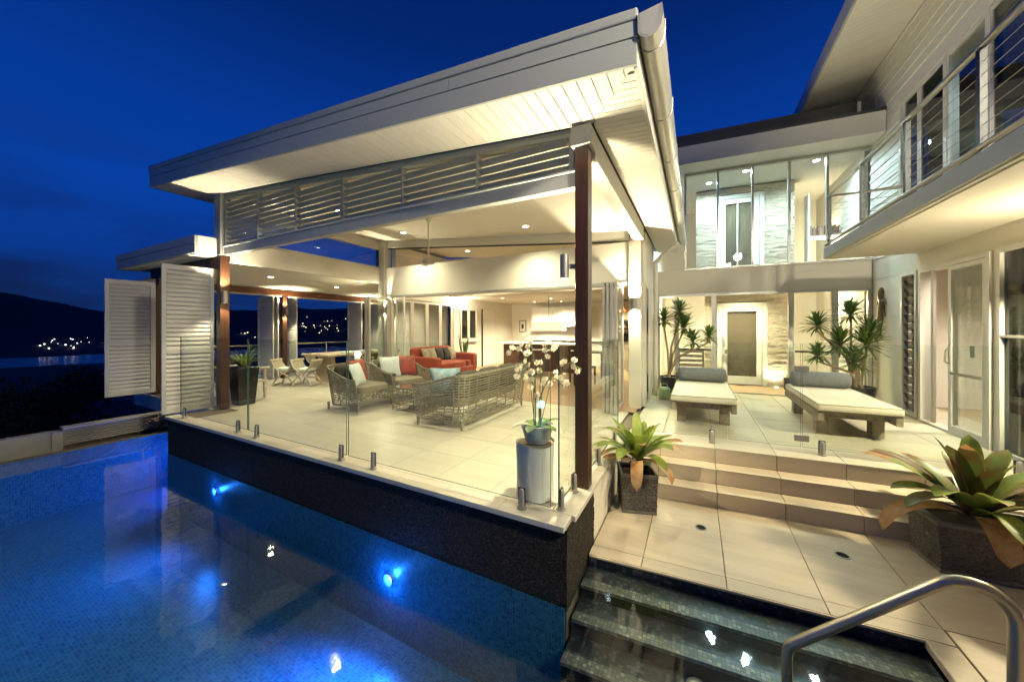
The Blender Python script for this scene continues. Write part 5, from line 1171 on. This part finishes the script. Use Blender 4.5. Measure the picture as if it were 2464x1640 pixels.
for k in range(6):
    a = [2.6, 3.4, .3, 1.2, 5.6, 4.6][k]; h_ = [.80, .70, .56, .74, .46, .52][k]; rch = [.16, .24, .34, .2, .38, .26][k]
    pts = []
    for i in range(9):
        u = i / 8; rr = .03 + rch * max(0, u - .35) ** 1.6 / .5; z = .60 + h_ * min(u * 1.22, 1) - max(0, u - .82) * h_ * .75
        pts.append(Vector((cx_ + rr * cos(a), cy_ + rr * sin(a), z)))
    B(MB().tube(pts, .0045, 5), 'stem', 'stem', ob, smooth=True); 
    if k < 4: B(MB().tube([(cx_ + .02 * cos(a), cy_ + .02 * sin(a), .58), pts[5] + Vector((.01, 0, 0))], .003, 5), 'stake', 'leaf_drac', ob)
    for q in range(9):
        i = 4 + q * .5; p = pts[int(min(8, i))].lerp(pts[int(min(8, i + 1))], i - int(i)) if i < 8 else pts[8]
        I('flower', pem, ob, p + Vector((r_.uniform(-.05, .05), r_.uniform(-.03, .02), r_.uniform(-.04, .03))), (r_.uniform(-.4, .4), r_.uniform(-.5, .5), r_.uniform(-.9, .9) + .35), (.70,) * 3)
# tall tapered black planter with grassy plant
tp = T('tapered_planter', 'tall tapered glossy black planter behind the left post', 'planter', (-7.52, 3.42, 0))
f_ = lambda w, z: [(-7.50 + a * w, 3.45 + b * w, z) for a, b in ((-1, -1), (1, -1), (1, 1), (-1, 1))]
B(MB().hexa(f_(.135, .0) + f_(.185, .70)), 'body', 'pot_black', tp, bevel=.012); box('soil', 'soil', -7.66, -7.34, 3.29, 3.61, .701, .708, tp)
gp_ = T('grassy_plant', 'arching grassy plant with a red leaf in the tapered planter', 'plant', (-7.5, 3.45, .7)); r_ = random.Random(6); gm_ = MB()
for k in range(70):
    a = r_.uniform(0, 2 * pi); q = strap((-7.5 + .06 * cos(a), 3.45 + .06 * sin(a), .70), a, r_.uniform(.25, .5), .014, r_.uniform(.7, 1.4), r_.uniform(.6, 1.7), n=6); gm_.add(q.v, q.f)
B(gm_, 'blades', 'leaf_green', gp_, kind='stuff', fix=False); B(strap((-7.52, 3.4, .70), -2.0, .28, .12, .9, 1.6), 'red_leaf', 'leaf_red', gp_, smooth=True, fix=False); B(strap((-7.52, 3.4, .70), -1.2, .24, .11, 1.0, 1.7), 'red_leaf', 'leaf_red', gp_, smooth=True, fix=False)
# small spiky plant at the pool's far corner
pc = T('corner_plant', 'reddish spiky plant at the far pool corner under the shutter', 'plant', (-8.95, 2.75, -.5)); r_ = random.Random(12)
for k in range(16):
    a = 2 * pi * k / 16; B(strap((-9.15, 2.78, -.5), a, r_.uniform(.25, .42), .04, r_.uniform(.6, 1.3), r_.uniform(.4, 1.1), n=5), 'leaf', 'leaf_red', pc, fix=False)
# dracaenas on the terrace
def dracaena(label, potlabel, x, y, heads, potr, poth, seed, potm='pot_black'):
    t = T('dracaena', label, 'plant', (x, y, 0)); r_ = random.Random(seed)
    B(MB().lathe([(potr * .78, 0), (potr * .8, .01), (potr, poth), (potr * .97, poth + .004), (potr * .9, poth - .02)], 24, (x, y, .003)), 'pot', potm, t, smooth=True); B(MB().disc((x, y, poth - .02), potr * .9, 18), 'soil', 'soil', t, fix=False)
    for (hx, hy, hz, hr) in heads:
        bx_, by_ = x + r_.uniform(-.4, .4) * potr, y + r_.uniform(-.3, .3) * potr
        B(MB().tube([(bx_, by_, poth - .03), (bx_ + (hx - bx_) * .25 + r_.uniform(-.02, .02), by_ + (hy - by_) * .25, poth + (hz - poth) * .45), (hx + r_.uniform(-.02, .02), hy, hz - .12), (hx, hy, hz)], [.026, .022, .018, .015], 7), 'cane', 'cane', t, smooth=True)
        m_ = MB()
        for k in range(96):
            u = k / 95; a = k * 2.39996; th = 1.45 - 1.9 * u + r_.uniform(-.15, .15); q = strap((hx, hy, hz - .06 * u), a, hr * r_.uniform(.8, 1.1), .026, th, r_.uniform(.2, .75), n=5, fold=.3); m_.add(q.v, q.f)
        B(m_, 'leaf_rosette', 'leaf_drac', t, kind='stuff', fix=False)
    return t
dracaena('many headed dracaena in a black bowl left of the loungers', '', -.45, 8.42, [(-.62, 8.40, 1.62, .30), (-.30, 8.45, 1.82, .30), (-.22, 8.36, 1.46, .36), (-.04, 8.34, 1.16, .30), (.26, 8.42, 1.26, .27)], .26, .36, 3)
dracaena('tall dracaena with dense heads in a black bowl by the lizard wall', '', 2.58, 8.40, [(2.43, 8.25, 1.69, .34), (2.28, 8.2, 1.15, .38), (2.62, 8.2, 1.16, .40), (1.98, 8.25, 1.5, .30), (1.97, 8.2, .95, .26), (2.45, 8.12, .86, .32), (2.70, 8.3, 1.38, .30)], .24, .38, 8)
wc = T('watering_can', 'pale green watering can on the terrace beside the dracaena bowl', 'watering can', (-.52, 7.62, 0))
B(MB().lathe([(.10, 0), (.11, .01), (.11, .2), (.08, .23), (.06, .23)], 18, (-.55, 7.68, .002)), 'body', 'can_green', wc, smooth=True); B(MB().tube([(-.46, 7.66, .05), (-.34, 7.60, .16), (-.28, 7.58, .26)], [.022, .016, .02], 8), 'spout', 'can_green', wc, smooth=True); B(MB().tube([(-.62, 7.70, .2), (-.60, 7.70, .30), (-.50, 7.67, .30), (-.48, 7.66, .21)], .01, 6), 'handle', 'can_green', wc, smooth=True)
# ================================================================== loungers
def lounger(label, blabel, x0, x1, y0, y1):
    t = T('sun_lounger', label, 'sun lounger', ((x0 + x1) / 2, shy((x0 + x1) / 2, (y0 + y1) / 2), 0), 'timber sun loungers on the terrace')
    k_ = dict(sh=True)
    for x in (x0 + .06, x1 - .19):
        for y in (y0 + .34, y1 - .30): box('leg', 'grey_wood', x, x + .13, y, y + .15, .0, .235, t, bevel=.006, **k_)
    for x in (x0 + .0, x1 - .07): box('side_beam', 'grey_wood', x, x + .07, y0 + .03, y1 + .02, .237, .345, t, bevel=.006, **k_)
    for y in (y0 + .24, y1 - .20): box('cross_beam', 'grey_wood', x0 + .071, x1 - .071, y, y + .10, .24, .33, t, bevel=.005, **k_)
    y = y0 + .04
    while y < y1 - .02: box('slat', 'grey_wood', x0 + .0, x1 - .0, y, y + .085, .347, .366, t, bevel=.003, **k_); y += .105
    xm, ym = (x0 + x1) / 2, (y0 + y1) / 2
    mm_ = MB().box(x0 - .005, x1 + .005, y0, y1, .368, .455); B(mm_, 'mattress', 'mattress', t, bevel=.028, sh=True)
    for z in (.374, .449): B(MB().tube([(x0 + .002, y0 + .006, z), (x1 - .002, y0 + .006, z), (x1 - .002, y1 - .04, z), (x0 + .002, y1 - .04, z), (x0 + .002, y0 + .006, z)], .007, 6), 'piping', 'pillow_taupe', t, sh=True)
    box('headboard', 'grey_wood', x0 - .02, x1 + .02, y1 - .03, y1 + .02, .346, .56, t, bevel=.006, **k_)
    bm_ = MB(); n_ = 26; rr = .125; prof = [(0.0, -.39), (.06, -.392), (.10, -.38), (.122, -.35), (.126, -.30), (.126, .30), (.122, .35), (.10, .38), (.06, .392), (0.0, .39)]
    for r, u in prof:
        for j in range(n_): a = 2 * pi * j / n_; bm_.v.append((xm + u, y1 - .26 + max(r, .001) * cos(a), .455 + rr + max(r, .001) * sin(a)))
    for i in range(len(prof) - 1):
        for j in range(n_): bm_.f.append((i * n_ + j, i * n_ + (j + 1) % n_, (i + 1) * n_ + (j + 1) % n_, (i + 1) * n_ + j)); bm_.m.append(0)
    tag(B(bm_, 'bolster_cushion', 'velvet_grey', smooth=True, sh=True, at=(xm, shy(xm, y1 - .26), .45)), blabel, 'cushion', 'grey bolsters on the loungers'); return t
lounger('weathered timber sun lounger on the left with cream mattress', 'grey velvet bolster on the left sun lounger', -.31, .51, 5.55, 7.42)
lounger('weathered timber sun lounger on the right with cream mattress', 'grey velvet bolster on the right sun lounger', 1.40, 2.22, 5.62, 7.48)
# ================================================================== lizard sculpture on the wing's end wall
lz = T('lizard_sculpture', 'bronze lizard sculpture climbing the cream wall beside the louvre window', 'sculpture', (3.0, 8.88, 1.5))
LX = 3.045
def lp(u, v): return Vector((LX, 8.88 - u, 1.52 + v * .84))
sp_l = [(.0, .78), (.0, .70), (-.01, .60), (.0, .48), (.03, .36), (.02, .24), (-.02, .10), (-.06, -.05), (-.08, -.18), (-.10, -.28), (-.15, -.33), (-.19, -.29), (-.18, -.23)]
B(MB().tube([lp(*q) for q in sp_l], [.014, .046, .052, .036, .060, .064, .052, .038, .030, .022, .017, .012, .008], 10), 'body', 'bronze', lz, smooth=True)
for (u, v, s, w) in ((.02, .46, 1, .14), (-.02, .46, -1, .12), (.0, .2, 1, .13), (-.02, .2, -1, .14)):
    B(MB().tube([lp(u, v), lp(u + s * w * .7, v + .05), lp(u + s * w, v - .03), lp(u + s * (w + .04), v - .05)], [.024, .019, .014, .008], 7), 'leg', 'bronze', lz, smooth=True)
for k in range(6): B(MB().ell(lp(.0 + .02 * (-1) ** k, .74 - .05 * k), .014, .014, .018, 7, 5), 'crest', 'bronze', lz)
